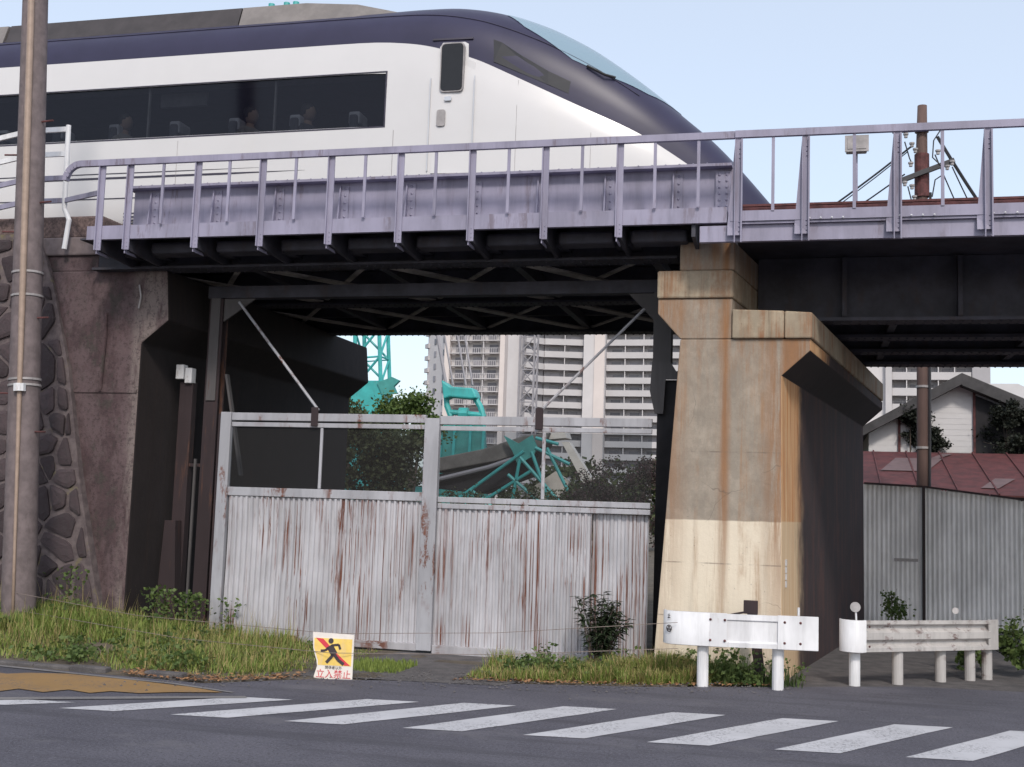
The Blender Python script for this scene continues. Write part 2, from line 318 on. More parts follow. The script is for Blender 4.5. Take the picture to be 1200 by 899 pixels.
for i in range(-6, 4):
    px, py = -1.18+.912*i, 8.985+.106*i
    lx, ly = (.93, 1.55) if i > -3 else ((1.0, 1.45) if i == -3 else (1.1, 1.38) if i == -4 else (1.0, 1.12) if i == -5 else (.42, .34))
    poly = []
    for t in range(9): poly.append((px+lx*t/8+random.uniform(-.006,.006), py+ly*t/8))
    for t in range(8, -1, -1): poly.append((px+.455+lx*t/8+random.uniform(-.006,.006), py+.058+ly*t/8))
    sheet('crosswalk_stripe', poly, M['line_white'])
sheet('yellow_hatching', [(-8.6,9.5),(-6.65,8.95),(-6.6,9.13),(-6.31,9.06),(-6.21,9.27),(-5.95,9.19),(-5.85,9.35),(-5.58,9.36),(-5.38,9.52),(-4.98,9.71),(-5.4,9.87),(-6.07,10.0),(-6.78,10.08),(-7.12,9.97),(-7.24,9.83),(-8.6,10.1)], M['line_yellow'], .0075)
sheet('lane_edge_line', [(-6.9,8.45),(-6.78,8.36),(-4.66,9.53),(-4.72,9.62)], M['line_old'], .007)
sheet('road_edge_line', [(-9.0,10.36),(-7.6,10.22),(-5.61,9.95),(-4.91,9.73),(-4.9,9.77),(-5.6,10.01),(-7.7,10.31),(-9.0,10.46)], M['line_old'], .007)
# bank of soil behind the road edge
mb = MB(); nx, ny = 44, 24; xs = [-16+ (16-1.2)*i/(nx-1) for i in range(nx)]
def edge_y(x): return np.interp(x, [-90,-7.9,-5.4,-4.6,-3.0,-1.6,-.4,1.0], [14.5,10.36,10.18,10.95,11.42,11.87,12.47,13.2])
vs = [(x, edge_y(x)-.02+(13.45-edge_y(x)+.3)*j/(ny-1), 0) for x in xs for j in range(ny)]
vs = [(a, b, mound(a, b)+(.0005 if j0 % ny else -.02)) for j0, (a, b, _) in enumerate(vs)]
fs = [(i*ny+j, (i+1)*ny+j, (i+1)*ny+j+1, i*ny+j+1) for i in range(nx-1) for j in range(ny-1)]
struct(MB().add(vs, fs).build('verge', M['soil'], smooth=True))
# broken kerb stones along the verge
kb = thing('kerb', 'low broken concrete kerb half buried between grass and yellow hatching', 'kerb')
for i in range(9):
    x = -8.2+i*.42; y = float(edge_y(x))+.1
    if i in (4, 6, 7, 8): continue
    MB().box(x, x+.4, y-.05, y+.06, -.05, .035+random.uniform(-.015,.02)).build('kerb_stone', M['apron'], kb, .015)

# ================================================================== stone retaining wall and abutment
ab = thing('bridge_abutment', 'dark concrete abutment under left end of the girder bridge', 'abutment')
MB().prism([(-8.22,-.3),(-8.22,3.61),(-7.86,3.9),(-7.92,4.55),(-60,4.55),(-60,-.3)], 13.3, 20.3).build('wall', M['abut'], ab, .025)
ab.children[0].data.materials.append(M['conc_shaded'])
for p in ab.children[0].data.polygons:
    if p.normal.x > .5 or p.normal.z < -.3: p.material_index = 1  # right-facing and under faces take the concrete colour darkened for shade
MB().box(-60,-8.93,13.34,20.25,4.55,4.76).build('sill_course', M['abut'], ab, .02)
MB().box(-60,-8.9,13.3,20.2,4.76,5.0).build('coping', M['pole'], ab, .02)
MB().box(-60,-8.95,13.38,20.1,5.0,5.3).build('ballast_wall', M['ballast'], ab, .03)
MB().box(-9.9,-8.24,13.285,13.32,2.98,3.02).build('joint_ledge', M['abut'], ab)
MB().tube([(-8.75,13.28,3.0),(-8.72,13.27,3.7),(-8.74,13.28,4.0)], .02, 6).build('old_pipe', M['abut'], ab)
MB().tube([(-8.28,13.28,4.05),(-8.25,13.27,4.2),(-8.29,13.28,4.35)], .012, 6).build('cable_stub', M['insul'], ab)

sw = thing('stone_retaining_wall', 'dark rubble stone retaining wall with pale mortar beside the concrete pole', 'wall')
def wallp(x, z, d=0): # battered face
    return (x, 13.16+.022*z-d, z)
edge = [(-11.9,-.1),(-8.42,-.1),(-8.53,.46),(-8.90,1.89),(-9.19,3.27),(-9.52,4.36),(-9.75,4.91),(-9.83,5.05),(-11.9,5.05)]
mb = MB(); n = len(edge)
mb.add([wallp(x, z) for x, z in edge]+[(x, 13.34, z) for x, z in edge], [tuple(range(n)), tuple(range(2*n-1, n-1, -1))]+[((i+1) % n, i, i+n, (i+1) % n+n) for i in range(n)])
mb.build('mortar_bed', M['mortar'], sw)
# voronoi rubble stones
def clip(poly, a, b, c):   # keep a*x+b*y<=c
    out = []
    for i in range(len(poly)):
        p, q = poly[i], poly[(i+1) % len(poly)]; dp = a*p[0]+b*p[1]-c; dq = a*q[0]+b*q[1]-c
        if dp <= 0: out.append(p)
        if (dp < 0 < dq) or (dq < 0 < dp):
            t = dp/(dp-dq); out.append((p[0]+(q[0]-p[0])*t, p[1]+(q[1]-p[1])*t))
    return out
seeds = []
rs = random.Random(3)
for r_ in range(17):
    for c_ in range(16):
        seeds.append((-11.9+.29*c_+(.14 if r_ % 2 else 0)+rs.uniform(-.12,.12), .05+.32*r_+rs.uniform(-.15,.15)))
seeds = [q for q in seeds if rs.random() > .12]
for i, s in enumerate(seeds):
    poly = [(s[0]-.6,s[1]-.6),(s[0]+.6,s[1]-.6),(s[0]+.6,s[1]+.6),(s[0]-.6,s[1]+.6)]
    for j, t in enumerate(seeds):
        if i == j: continue
        dx, dy = t[0]-s[0], t[1]-s[1]; d = math.hypot(dx, dy)
        if d > 1.2: continue
        dx /= d; dy /= d
        gap = .010+.03*abs(mnoise.noise((s[0]*3+t[0]*3, s[1]*3+t[1]*3, 1)))*2
        poly = clip(poly, dx, dy, dx*(s[0]+t[0])/2+dy*(s[1]+t[1])/2-gap)
        if len(poly) < 3: break
    if len(poly) < 3: continue
    # stay inside the wall outline
    zr = [e[1] for e in edge[1:8]]; xr = [e[0] for e in edge[1:8]]
    m_ = (np.interp(s[1]+.15, zr, xr)-np.interp(s[1]-.15, zr, xr))/.3; x_ = float(np.interp(s[1], zr, xr))
    for a_, b_, c_ in ((1, -m_, x_-m_*s[1]-.05), (-1, 0, 11.85), (0, -1, 0), (0, 1, 4.98)):
        poly = clip(poly, a_, b_, c_)
        if len(poly) < 3: break
    if len(poly) < 3: continue
    cx = sum(p[0] for p in poly)/len(poly); cz = sum(p[1] for p in poly)/len(poly)
    area = abs(sum(poly[k][0]*poly[(k+1) % len(poly)][1]-poly[(k+1) % len(poly)][0]*poly[k][1] for k in range(len(poly))))/2
    if area < .008: continue
    # chaikin rounding
    q = []
    for k in range(len(poly)):
        a, b = poly[k], poly[(k+1) % len(poly)]
        q += [(a[0]*.86+b[0]*.14, a[1]*.86+b[1]*.14), (a[0]*.14+b[0]*.86, a[1]*.14+b[1]*.86)]
    nn = len(q); pr = rs.uniform(.015,.05)
    ring0 = [wallp(a, b, -.01) for a, b in q]; ring1 = [wallp(cx+(a-cx)*.95, cz+(b-cz)*.95, pr*.7) for a, b in q]; ring2 = [wallp(cx+(a-cx)*.6, cz+(b-cz)*.6, pr+rs.uniform(0,.006)) for a, b in q]
    fs = [(k, (k+1) % nn, nn+(k+1) % nn, nn+k) for k in range(nn)]+[(nn+k, nn+(k+1) % nn, 2*nn+(k+1) % nn, 2*nn+k) for k in range(nn)]+[tuple(range(2*nn, 3*nn))]
    MB().add(ring0+ring1+ring2, fs).build('stone', M['stone'], sw, smooth=False)

# ================================================================== pier
SK = .16
pi = thing('bridge_pier', 'rust-streaked pale concrete pier between the two bridge spans', 'bridge pier')
MB().prism([(-1.665,-.2),(-.315,-.2),(-.34,3.18),(-.045,3.45),(-.045,3.575),(-1.42,3.575)], 12.9, 19.7, skew=SK).build('shaft', M['pier'], pi, .012)
# side and under faces get rust stains and shade put into the colour
sh = pi.children[0]; sh.data.materials.append(M['pier_side']); sh.data.materials.append(M['conc_shaded'])
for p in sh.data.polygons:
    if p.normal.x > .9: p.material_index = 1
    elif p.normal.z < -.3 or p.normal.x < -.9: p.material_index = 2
MB().prism([(-1.42,3.579),(-1.67,3.86),(-1.67,4.02),(-.868,4.02),(-.868,3.579)], 12.9, 19.6, skew=SK).build('corbel', M['pier'], pi, .012)
MB().prism([(-1.68,4.024),(-.858,4.024),(-.858,4.33),(-1.68,4.33)], 12.87, 19.6, skew=SK).build('bearing_shelf', M['pier_cap'], pi, .02)
MB().prism([(-1.44,4.334),(-.85,4.334),(-.85,4.65),(-1.44,4.65)], 12.9, 19.6, skew=SK).build('top_block', M['pier'], pi, .015)
MB().prism([(-.864,3.579),(-.32,3.579),(-.32,3.875),(-.864,3.895)], 12.86, 19.62, skew=SK).build('cap_block', M['pier_cap'], pi, .015)
MB().prism([(-.314,3.579),(-.03,3.579),(-.03,3.855),(-.314,3.873)], 12.86, 19.62, skew=SK).build('cap_block', M['pier_cap'], pi, .015)
for i in range(4):
    a = 13.1
    MB().box(-.31,-.272, a, a+.075, .95+.075*i+.004, 1.02+.075*i).build('number_plate', M['silver'], pi)

# ================================================================== left span
lb = thing('railway_bridge', 'grey steel plate girder bridge span carrying the train over the gate', 'bridge')
X0, X1 = -8.2, -.88
up_g = MB().box(X0, X1, 12.9, 12.925, 4.86, 5.46).build('side_girder', M['steel'], lb)
MB().box(X0-.06, X1, 12.78, 13.05, 5.46, 5.49).build('girder_flange', M['steel'], lb)
MB().box(X0, X1, 18.9, 18.93, 4.86, 5.46).build('side_girder', M['steel_dark'], lb)
MB().box(X0, X1, 18.78, 19.05, 5.46, 5.49).build('girder_flange', M['steel_dark'], lb)
MB().box(-8.5, X1-.02, 12.40, 12.46, 4.735, 4.90).build('walkway_fascia', M['steel'], lb)
MB().box(-8.5, X1-.02, 12.46, 12.89, 4.86, 4.885).build('walkway_deck', M['steel'], lb)
for i, x in enumerate([-7.95,-7.1,-6.28,-5.45,-4.62,-3.82,-3.05,-2.28,-1.52]):
    # tapering stiffener rib with an angle leg
    s = MB().prism([(12.898,4.9),(12.80,4.9),(12.86,5.42),(12.898,5.42)], x-.008, x+.008, axis='x')
    s.box(x+.008, x+.10, 12.885, 12.899, 4.9, 5.42)
    o = s.build('stiffener', M['steel'], lb)
    MB().rivets([(x+.055, 12.884, 4.96+.085*k) for k in range(6)], (0,-1,0), .017).build('rivet_row', M['steel'], o)
e = MB().box(-1.06,-.90,12.86,12.899,4.9,5.42).build('end_plate', M['steel'], lb)
MB().rivets([(xx, 12.858, 4.96+.07*k) for k in range(7) for xx in (-1.02,-.94)], (0,-1,0), .017).build('rivet_row', M['steel'], e)
MB().rivets([(X0+.15*k, 12.79, 5.492) for k in range(48)], (0,0,1), .014).build('flange_bolts', M['steel'], lb)
# handrail with posts
hr = MB().bar((-8.62,12.37,5.665),(-.82,12.37,5.66),.05,.075)
for k in range(6):
    a0, a1 = math.pi/2*k/6, math.pi/2*(k+1)/6
    hr.bar((-8.62-.2*math.sin(a0),12.37,5.465+.2*math.cos(a0)), (-8.62-.2*math.sin(a1),12.37,5.465+.2*math.cos(a1)), .05,.075)
hr = hr.build('handrail', M['steel'], lb)
fat = [-8.33,-7.95,-7.05,-6.22,-5.37,-4.53,-3.69,-2.86,-2.04]
def fatpost(x):
    p = MB().box(x-.035, x-.022, 12.355, 12.40, 4.60, 5.70).box(x-.022, x+.038, 12.385, 12.40, 4.60, 5.63)
    p.prism([(12.40,4.56),(12.40,4.74),(12.66,4.56)], x-.03, x-.018, axis='x')
    p.rivets([(x+.012, 12.384, 4.64+.05*k) for k in range(3)], (0,-1,0), .009)
    return p
for x in fat: fatpost(x).build('railing_post', M['steel'], hr)
for x in [-7.5,-6.64,-5.8,-4.95,-4.11,-3.27,-2.45,-1.66,-1.2]:
    MB().box(x-.016, x+.016, 12.36, 12.38, 4.9, 5.63).build('baluster', M['steel'], hr)
# brackets and main girders underneath
for x in fat+[-1.25]:
    b = MB().prism([(12.44,4.72),(12.44,4.60),(13.29,4.54),(13.29,4.84),(12.44,4.85)], x-.02, x+.02, axis='x')
    b.box(x-.14, x+.14, 12.95, 13.28, 4.64, 4.80)
    b.build('walkway_bracket', M['steel_dark'], lb)
for i, x in enumerate([(a+b)/2 for a, b in zip(fat[1:], fat[2:]+[-1.25])]):
    MB().box(x-.32, x+.3, 12.72, 13.0, 4.62, 4.76).build('cable_trough', M['steel_dark'], lb, .03)
GY = [13.3, 15.95, 18.6]
for k, y in enumerate(GY):
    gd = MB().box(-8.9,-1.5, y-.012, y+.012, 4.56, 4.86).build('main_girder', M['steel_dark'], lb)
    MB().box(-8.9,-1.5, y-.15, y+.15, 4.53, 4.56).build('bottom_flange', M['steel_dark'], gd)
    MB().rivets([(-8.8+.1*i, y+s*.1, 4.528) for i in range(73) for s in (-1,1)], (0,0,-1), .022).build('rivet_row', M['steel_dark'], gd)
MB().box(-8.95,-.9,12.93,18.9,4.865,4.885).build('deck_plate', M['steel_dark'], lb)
bx = [-8.6,-6.9,-5.2,-3.5,-1.8]
for i, x in enumerate(bx):
    for a, b in zip(GY, GY[1:]):
        MB().bar((x,a+.02,4.66),(x,b-.02,4.66),.1,.14).build('cross_beam', M['steel_dark'], lb)
        if i < 4:
            xn = bx[i+1]
            MB().bar((x+.05,a+.1,4.585),(xn-.05,b-.1,4.585),.19,.02).build('lateral_brace', M['brace'], lb)
            MB().bar((x+.05,b-.1,4.61),(xn-.05,a+.1,4.61),.07,.02).build('lateral_brace', M['brace'], lb)
for y in (14.2, 15.2, 16.9, 17.9): MB().box(-8.8,-1.0,y-.05,y+.05,4.70,4.86).build('stringer', M['steel_dark'], lb)
MB().box(-1.62,-.92,13.0,13.05,4.73,4.77).build('pipe_bracket', M['steel'], lb)

# ================================================================== right span
rb = thing('railway_bridge', 'grey steel bridge span with deep dark girders right of the pier', 'bridge')
MB().box(-1.18, 14, 12.40, 12.47, 4.53, 4.70).build('edge_channel', M['steel'], rb)
MB().box(-.86, 14, 12.34, 12.44, 4.73, 4.84).build('walkway_fascia', M['steel'], rb)
MB().box(-.86, 14, 12.36, 13.0, 4.703, 4.727).build('walkway_deck', M['steel'], rb)
MB().box(-.80, 14, 13.05, 13.2, 4.92, 5.06).build('guard_timber', M['rail_rust'], rb, .01)
MB().box(-.80, 14, 13.08, 13.12, 5.075, 5.10).build('cable_duct', M['rail_rust'], rb)
h2 = MB().bar((-.82,12.34,5.655),(14,12.34,5.60),.05,.075).build('handrail', M['steel'], rb)
for x in [-.79,-.11,.79,1.65,2.5,3.35,4.2]:
    dz = -.055*(x+.8)/14
    p = MB().prism([(12.30,4.50),(12.34,4.50),(12.335,5.60+dz),(12.30,5.60+dz)], x-.03, x-.02, axis='x')
    p.add([(x-.10,12.335,4.58),(x+.05,12.335,4.58),(x+.05,12.335,4.9),(x+.045,12.335,5.64+dz),(x-.025,12.335,5.64+dz),(x-.10,12.35,4.7)], [(0,1,2,3,4,5)])
    p.prism([(12.30,4.50),(12.40,4.58),(12.33,5.60+dz),(12.30,5.60+dz)], x+.035, x+.05, axis='x')
    p.rivets([(x+.02,12.333,4.62+.05*k) for k in range(3)]+[(x+.02,12.333,5.4+.05*k) for k in range(3)], (0,-1,0), .009)
    p.build('railing_post', M['steel'], h2)
for x in [-.43,.38,1.23,2.1,2.95,3.8]:
    MB().box(x-.016, x+.016, 12.33, 12.35, 4.83, 5.62).build('baluster', M['steel'], h2)
MB().rivets([(-.5+.11*k, 12.325, 4.74) for k in range(40) if k % 8 > 3], (0,-1,0), .011).build('walkway_bolts', M['white_paint'], rb)
for k, y in enumerate([14.1,15.4,16.7,18.0]):
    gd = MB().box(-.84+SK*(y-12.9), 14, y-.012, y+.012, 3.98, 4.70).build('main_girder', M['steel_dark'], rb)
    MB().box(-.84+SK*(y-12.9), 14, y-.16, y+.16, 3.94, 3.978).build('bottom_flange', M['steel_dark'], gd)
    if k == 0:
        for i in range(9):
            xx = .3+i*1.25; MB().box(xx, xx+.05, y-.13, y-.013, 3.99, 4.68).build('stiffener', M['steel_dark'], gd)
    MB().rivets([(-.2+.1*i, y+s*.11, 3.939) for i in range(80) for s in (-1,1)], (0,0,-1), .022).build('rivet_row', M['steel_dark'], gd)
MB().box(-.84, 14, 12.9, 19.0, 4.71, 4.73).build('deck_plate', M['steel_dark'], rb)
for i in range(7):
    xx = .9+i*1.7
    for a, b in ((14.13,15.38),(15.43,16.68),(16.73,17.98)):
        MB().bar((xx,a,4.05),(xx,b,4.05),.09,.09).build('cross_beam', M['steel_dark'], rb)

# running rails on both spans
for k, y in enumerate((15.68, 17.12)):
    r_ = MB().box(-60, 14, y-.035, y+.035, 4.97, 5.04).box(-60, 14, y-.01, y+.01, 4.91, 4.98).box(-60, 14, y-.06, y+.06, 4.887, 4.91)
    tag(r_.build('running_rail', M['rail_rust']), 'rusty running rail on the bridge nearer the street' if k == 0 else 'rusty running rail on the bridge farther from the street', 'rail', 'track rails')

# ================================================================== portal frame behind the gate
pf_ = thing('portal_frame', 'rusty steel portal frame with tie rods standing behind the gate', 'portal frame')
lc = MB().box(-7.63,-7.44,14.05,14.07,0,4.28).box(-7.63,-7.44,13.90,13.92,0,4.28).box(-7.545,-7.525,13.92,14.05,0,4.28)
lc.build('column', M['rust_col'], pf_)
MB().box(-7.60,-7.47,13.88,13.899,2.95,4.28).build('column_plate', M['grey_col'], pf_)
MB().prism([(-7.44,4.28),(-7.44,3.98),(-7.0,4.28)], 13.93, 13.96).build('knee_plate', M['grey_col'], pf_)
MB().box(-7.66,-1.6,13.90,14.06,4.285,4.44).build('beam', M['steel_dark'], pf_)
MB().box(-1.84,-1.63,13.86,14.05,3.45,4.28).build('column', M['grey_col'], pf_)
MB().prism([(-1.84,3.45),(-1.63,3.45),(-1.50,3.24),(-1.68,3.24),(-1.70,2.84),(-1.80,2.84),(-1.86,3.1)], 13.80, 13.83).build('gusset_plate', M['grey_col'], pf_)
MB().prism([(-2.15,4.28),(-1.84,4.28),(-1.84,3.95)], 13.93, 13.96).build('knee_plate', M['grey_col'], pf_)
MB().box(-1.78,-1.42,13.87,14.4,0,3.24).build('timber_post', M['black'], pf_)
MB().tube([(-7.19,13.85,4.22),(-5.84,13.45,2.80)], .018, 6).build('tie_rod', M['gate_frame'], pf_)
MB().tube([(-1.95,13.85,4.08),(-3.06,13.45,2.84)], .018, 6).build('tie_rod', M['gate_frame'], pf_)
MB().bar((-7.38,14.0,3.3),(-7.1,14.0,2.0),.07,.03).build('brace', M['grey_col'], pf_)
pc = thing('steel_column', 'dark rusty pipe column with white junction boxes in the gap left of the gate', 'column')
MB().box(-8.05,-7.86,14.0,14.12,0,3.2).build('shaft', M['rust_col'], pc, .01)
MB().box(-7.78,-7.75,14.0,14.03,0,2.2).build('conduit_pipe', M['grey_col'], pc)
MB().box(-8.08,-7.97,13.93,14.05,3.23,3.42).build('junction_box', M['white_paint'], pc, .01)
MB().box(-7.96,-7.86,13.95,14.07,3.18,3.38).build('junction_box', M['white_paint'], pc, .01)
MB().box(-8.06,-7.5,14.02,14.06,2.1,2.14).build('cross_rail', M['rust_col'], pc)
MB().prism([(-8.12,0),(-7.82,0),(-7.9,1.4),(-8.05,1.4)], 13.84, 13.99).build('foot_plank', M['rust_col'], pc)

# ================================================================== gate
gt = thing('sliding_gate', 'grey corrugated metal gate streaked with rust under the bridge', 'gate')
def corr(x0, x1, z0, z1, y, pitch=.07, dep=.025, wob=0):
    mb = MB(); pts = []; x = x0
    while x < x1-1e-6:
        for f, d in ((0,0),(.30,0),(.42,dep),(.78,dep),(.92,0)):
            if x+f*pitch < x1: pts.append((x+f*pitch, y-d))
        x += pitch
    pts.append((x1, y)); n = len(pts); rows = 5; vs = []
    for r in range(rows):
        z = z0+(z1-z0)*r/(rows-1)
        for a, b in pts: vs.append((a, b+wob*mnoise.noise((a*1.7, z*1.3, 4)), z))
    return mb.add(vs, [(r*n+i, r*n+i+1, (r+1)*n+i+1, (r+1)*n+i) for r in range(rows-1) for i in range(n-1)])
YG = 13.4
corr(-6.93,-4.44,.07,1.735,YG,.068,.026,.03).build('corrugated_panel', M['gate'], gt)
corr(-4.27,-2.43,.07,1.68,YG,.072,.024,.03).build('corrugated_panel', M['gate'], gt)
corr(-2.43,-1.79,.03,1.66,YG+.06,.085,.016,.02).build('corrugated_panel', M['gate'], gt)
def gbox(name, *a, m='gate_frame', bv=.006): return MB().box(*a).build(name, M[m], gt, bv)
gbox('frame_post', -7.09,-6.95,13.35,13.43,.02,2.76)
gbox('frame_edge', -7.125,-7.092,13.36,13.44,.02,2.74, m='rust_col')
gbox('top_rail', -6.946,-4.44,13.36,13.43,2.66,2.755)
gbox('top_rail', -4.26,-1.77,13.36,13.43,2.645,2.745)
gbox('inner_rail', -6.946,-4.44,13.375,13.42,2.585,2.64)
gbox('inner_rail', -4.26,-1.77,13.375,13.42,2.575,2.628)
gbox('middle_post', -4.44,-4.26,13.33,13.42,.03,2.715)
gbox('middle_rail', -6.946,-4.445,13.355,13.43,1.74,1.845)
gbox('middle_rail', -4.255,-1.77,13.355,13.43,1.735,1.80)
gbox('middle_rail', -4.255,-1.77,13.365,13.43,1.665,1.725)
gbox('bottom_rail', -6.946,-4.445,13.355,13.43,.02,.105, m='gate_low')
gbox('bottom_rail', -4.255,-2.43,13.35,13.43,.0,.10, m='gate_low')
gbox('mullion', -5.775,-5.74,13.38,13.41,1.85,2.58)
gbox('mullion', -3.03,-2.99,13.38,13.41,1.805,2.57)
gbox('rod_bracket', -5.89,-5.80,13.34,13.358,2.60,2.83, m='rust_col')
gbox('rod_bracket', -3.11,-3.02,13.34,13.358,2.60,2.85, m='rust_col')
for a, b, c_, d in ((-6.946,-5.778,1.85,2.58),(-5.737,-4.445,1.85,2.58),(-4.255,-3.033,1.805,2.57),(-2.987,-1.77,1.805,2.57)):
    MB().add([(a,13.40,c_),(b,13.40,c_),(b,13.40,d),(a,13.40,d)], [(0,1,2,3)]).build('wire_mesh', M['mesh'], gt)
for x in (-6.2,-5.0,-3.8,-2.6): MB().tube([(x,13.36,.0),(x,13.42,.0)], .05, 10).build('roller', M['rust_col'], gt)

# ================================================================== warning sign
sg = thing('warning_sign', 'yellow no-entry warning board with running figure leaning in front of the gate', 'sign', loc=(-4.50,11.0,-.012))
sg.rotation_euler = (math.radians(-8), 0, math.radians(6))
def flat(name, poly, mat, parent, y, t=.004):
    return MB().prism(poly, y-t, y).build(name, mat, parent)
outl = [(-.185,.0),(.205,.0),(.19,.43),(-.225,.44),(-.21,.29),(-.165,.17),(-.155,.12)]
bd = flat('board', outl, M['sign_w'], sg, 0, .012)
flat('yellow_field', [(-.148,.13),(.183,.13),(.175,.385),(-.205,.385),(-.198,.29),(-.15,.172)], M['sign_y'], sg, -.0125, .002)
flat('red_bar', [(-.19,.385),(-.115,.38),(-.05,.32),(.02,.255),(.09,.20),(.175,.135),(.115,.135),(.05,.17),(-.02,.235),(-.09,.30)], M['sign_r'], sg, -.015, .002)
def disc(cx, cz, r, n=14): return [(cx+r*math.cos(2*math.pi*k/n), cz+r*math.sin(2*math.pi*k/n)) for k in range(n)]
fg = flat('running_figure', disc(-.035,.362,.026), M['sign_b'], sg, -.0175, .002)
def limb(pts, wd):
    for (a, b), (c, d) in zip(pts, pts[1:]):
        L = math.hypot(c-a, d-b); nx, nz = -(d-b)/L*wd/2, (c-a)/L*wd/2
        flat('limb', [(a+nx,b+nz),(a-nx,b-nz),(c-nx,d-nz),(c+nx,d+nz)], M['sign_b'], fg, -.0176, .002)
limb([(-.045,.315),(.01,.235)], .065); limb([(-.02,.32),(.045,.33),(.065,.285)], .022); limb([(-.06,.295),(-.08,.27),(-.13,.265)], .022)
limb([(0,.235),(-.035,.19),(-.065,.155)], .03); limb([(.01,.235),(.05,.185),(.11,.145)], .03)
def text(s, size, loc, mat, parent, name):
    cu = bpy.data.curves.new(name, 'FONT'); cu.body = s; cu.size = size; cu.align_x = 'CENTER'; cu.extrude = .0008
    t = bpy.data.objects.new('t', cu); COL.objects.link(t)
    dg = bpy.context.evaluated_depsgraph_get(); me = bpy.data.meshes.new_from_object(t.evaluated_get(dg))
    bpy.data.objects.remove(t); me.materials.clear(); me.materials.append(mat)
    o = bpy.data.objects.new(name, me); COL.objects.link(o); o.parent = parent; o.location = loc; o.rotation_euler = (math.pi/2, 0, 0); return o
text('立入禁止', .088, (.015,-.0145,.018), M['sign_r'], sg, 'red_lettering')
text('関係者以外', .034, (.01,-.0145,.098), M['sign_b'], sg, 'black_lettering')

# strands of wire strung before the gate
for k, (lab, pts) in enumerate((('upper strand of rusty wire strung low in front of the gate', [(-8.9,12.05,.55),(-7.0,11.6,.42),(-4.6,11.2,.40),(-3,11.5,.47),(-1.3,12.03,.62)]),
                                ('lower strand of rusty wire passing across the warning board', [(-8.9,12.05,.36),(-6.4,11.5,.22),(-4.50,11.0-.06,.245),(-3,11.5,.26),(-1.3,12.1,.36)]))):
    tag(MB().tube(pts, .003, 5).build('wire_strand', M['wire']), lab, 'wire')

# ================================================================== guardrails
def sweep(path, prof, mb=None):
    mb = mb or MB(); n = len(prof); vs = []
    for i, p in enumerate(path):
        a = Vector(path[max(i-1, 0)]); b = Vector(path[min(i+1, len(path)-1)]); d = (b-a); d.z = 0; d.normalize(); nr = Vector((d.y, -d.x, 0))
        for off, z in prof: vs.append(Vector(p)+nr*off+Vector((0,0,z)))
    return mb.add(vs, [(i*n+j, (i+1)*n+j, (i+1)*n+j+1, i*n+j+1) for i in range(len(path)-1) for j in range(n-1)])
flatp = [(0,-.16),(0,.16),(-.012,.165),(-.012,-.165),(0,-.16)]
wave = [(0,-.16),(.004,-.115),(-.045,-.075),(-.045,.06),(.004,.105),(0,.16),(-.012,.16),(-.014,-.16),(0,-.16)]
def guardpost(name, x, y, h, mat, par):
    return MB().tube([(x,y,-.05),(x,y,h)], .057, 14).build(name, mat, par, smooth=False)
g1 = thing('guardrail', 'short white guardrail with flat rounded ends in front of the pier', 'guardrail')
ZB = .565
cx_, cy_ = -1.30, 12.22
arc = [(cx_-.16*math.sin(t), cy_-.16*math.cos(t), ZB) for t in [math.radians(a) for a in (105,85,65,45,22,0)]]
sweep(arc+[(-.98,12.06,ZB)], flatp).build('end_piece', M['white_paint'], g1, smooth=True)
sweep([(-.985,12.055,ZB),(-.82,12.065,ZB)], flatp).build('splice_plate', M['white_paint'], g1)
sweep([(-.83,12.07,ZB),(-.33,12.15,ZB)], wave).build('beam', M['white_paint'], g1, smooth=False)
sweep([(-.335,12.14,ZB),(.05,12.20,ZB)], flatp).build('end_piece', M['white_paint'], g1)
guardpost('post', -1.06,12.18,.42,M['white_paint'],g1); guardpost('post', -.335,12.28,.44,M['white_paint'],g1)
for x in (-.98,-.84): 
    for z in (-.1,.1): MB().rivets([(x, 12.052+.16*(x+.985)*0, ZB+z)], (0,-1,0), .014).build('bolt', M['rail_rust'], g1)
for x in (-.27,-.12):
    for z in (-.1,.1): MB().rivets([(x, 12.138+.155*(x+.335), ZB+z)], (0,-1,0), .014).build('bolt', M['rail_rust'], g1)
# black emblem and small mark on the rounded end
em = MB()
ex, ey = -1.385, 12.075
def emb(mb, pts, depth):
    nrm = Vector((-.55,-.835,0)); tg = Vector((.835,-.55,0))
    return mb.add([Vector((ex,ey,ZB-.01))+tg*a+Vector((0,0,b))+nrm*depth for a, b in pts], [tuple(range(len(pts)))])
for k in range(20):
    t0, t1 = 2*math.pi*k/20, 2*math.pi*(k+1)/20
    emb(em, [(.036*math.cos(t0),.036*math.sin(t0)),(.036*math.cos(t1),.036*math.sin(t1)),(.027*math.cos(t1),.027*math.sin(t1)),(.027*math.cos(t0),.027*math.sin(t0))], .004)
for k in range(3):
    a = math.pi/2+k*2*math.pi/3; emb(em, [(.015*math.cos(a)+.011*math.cos(t),.015*math.sin(a)+.011*math.sin(t)) for t in [q*math.pi/4 for q in range(8)]], .0045)
emb(em, [(-.02,.10),(.012,.10),(.012,.108),(-.02,.108)], .004); emb(em, [(-.02,.125),(.012,.125),(.012,.132),(-.02,.132)], .004); emb(em, [(-.008,.10),(0,.10),(0,.145),(-.008,.145)], .004)
em.build('emblem', M['sign_b'], g1)

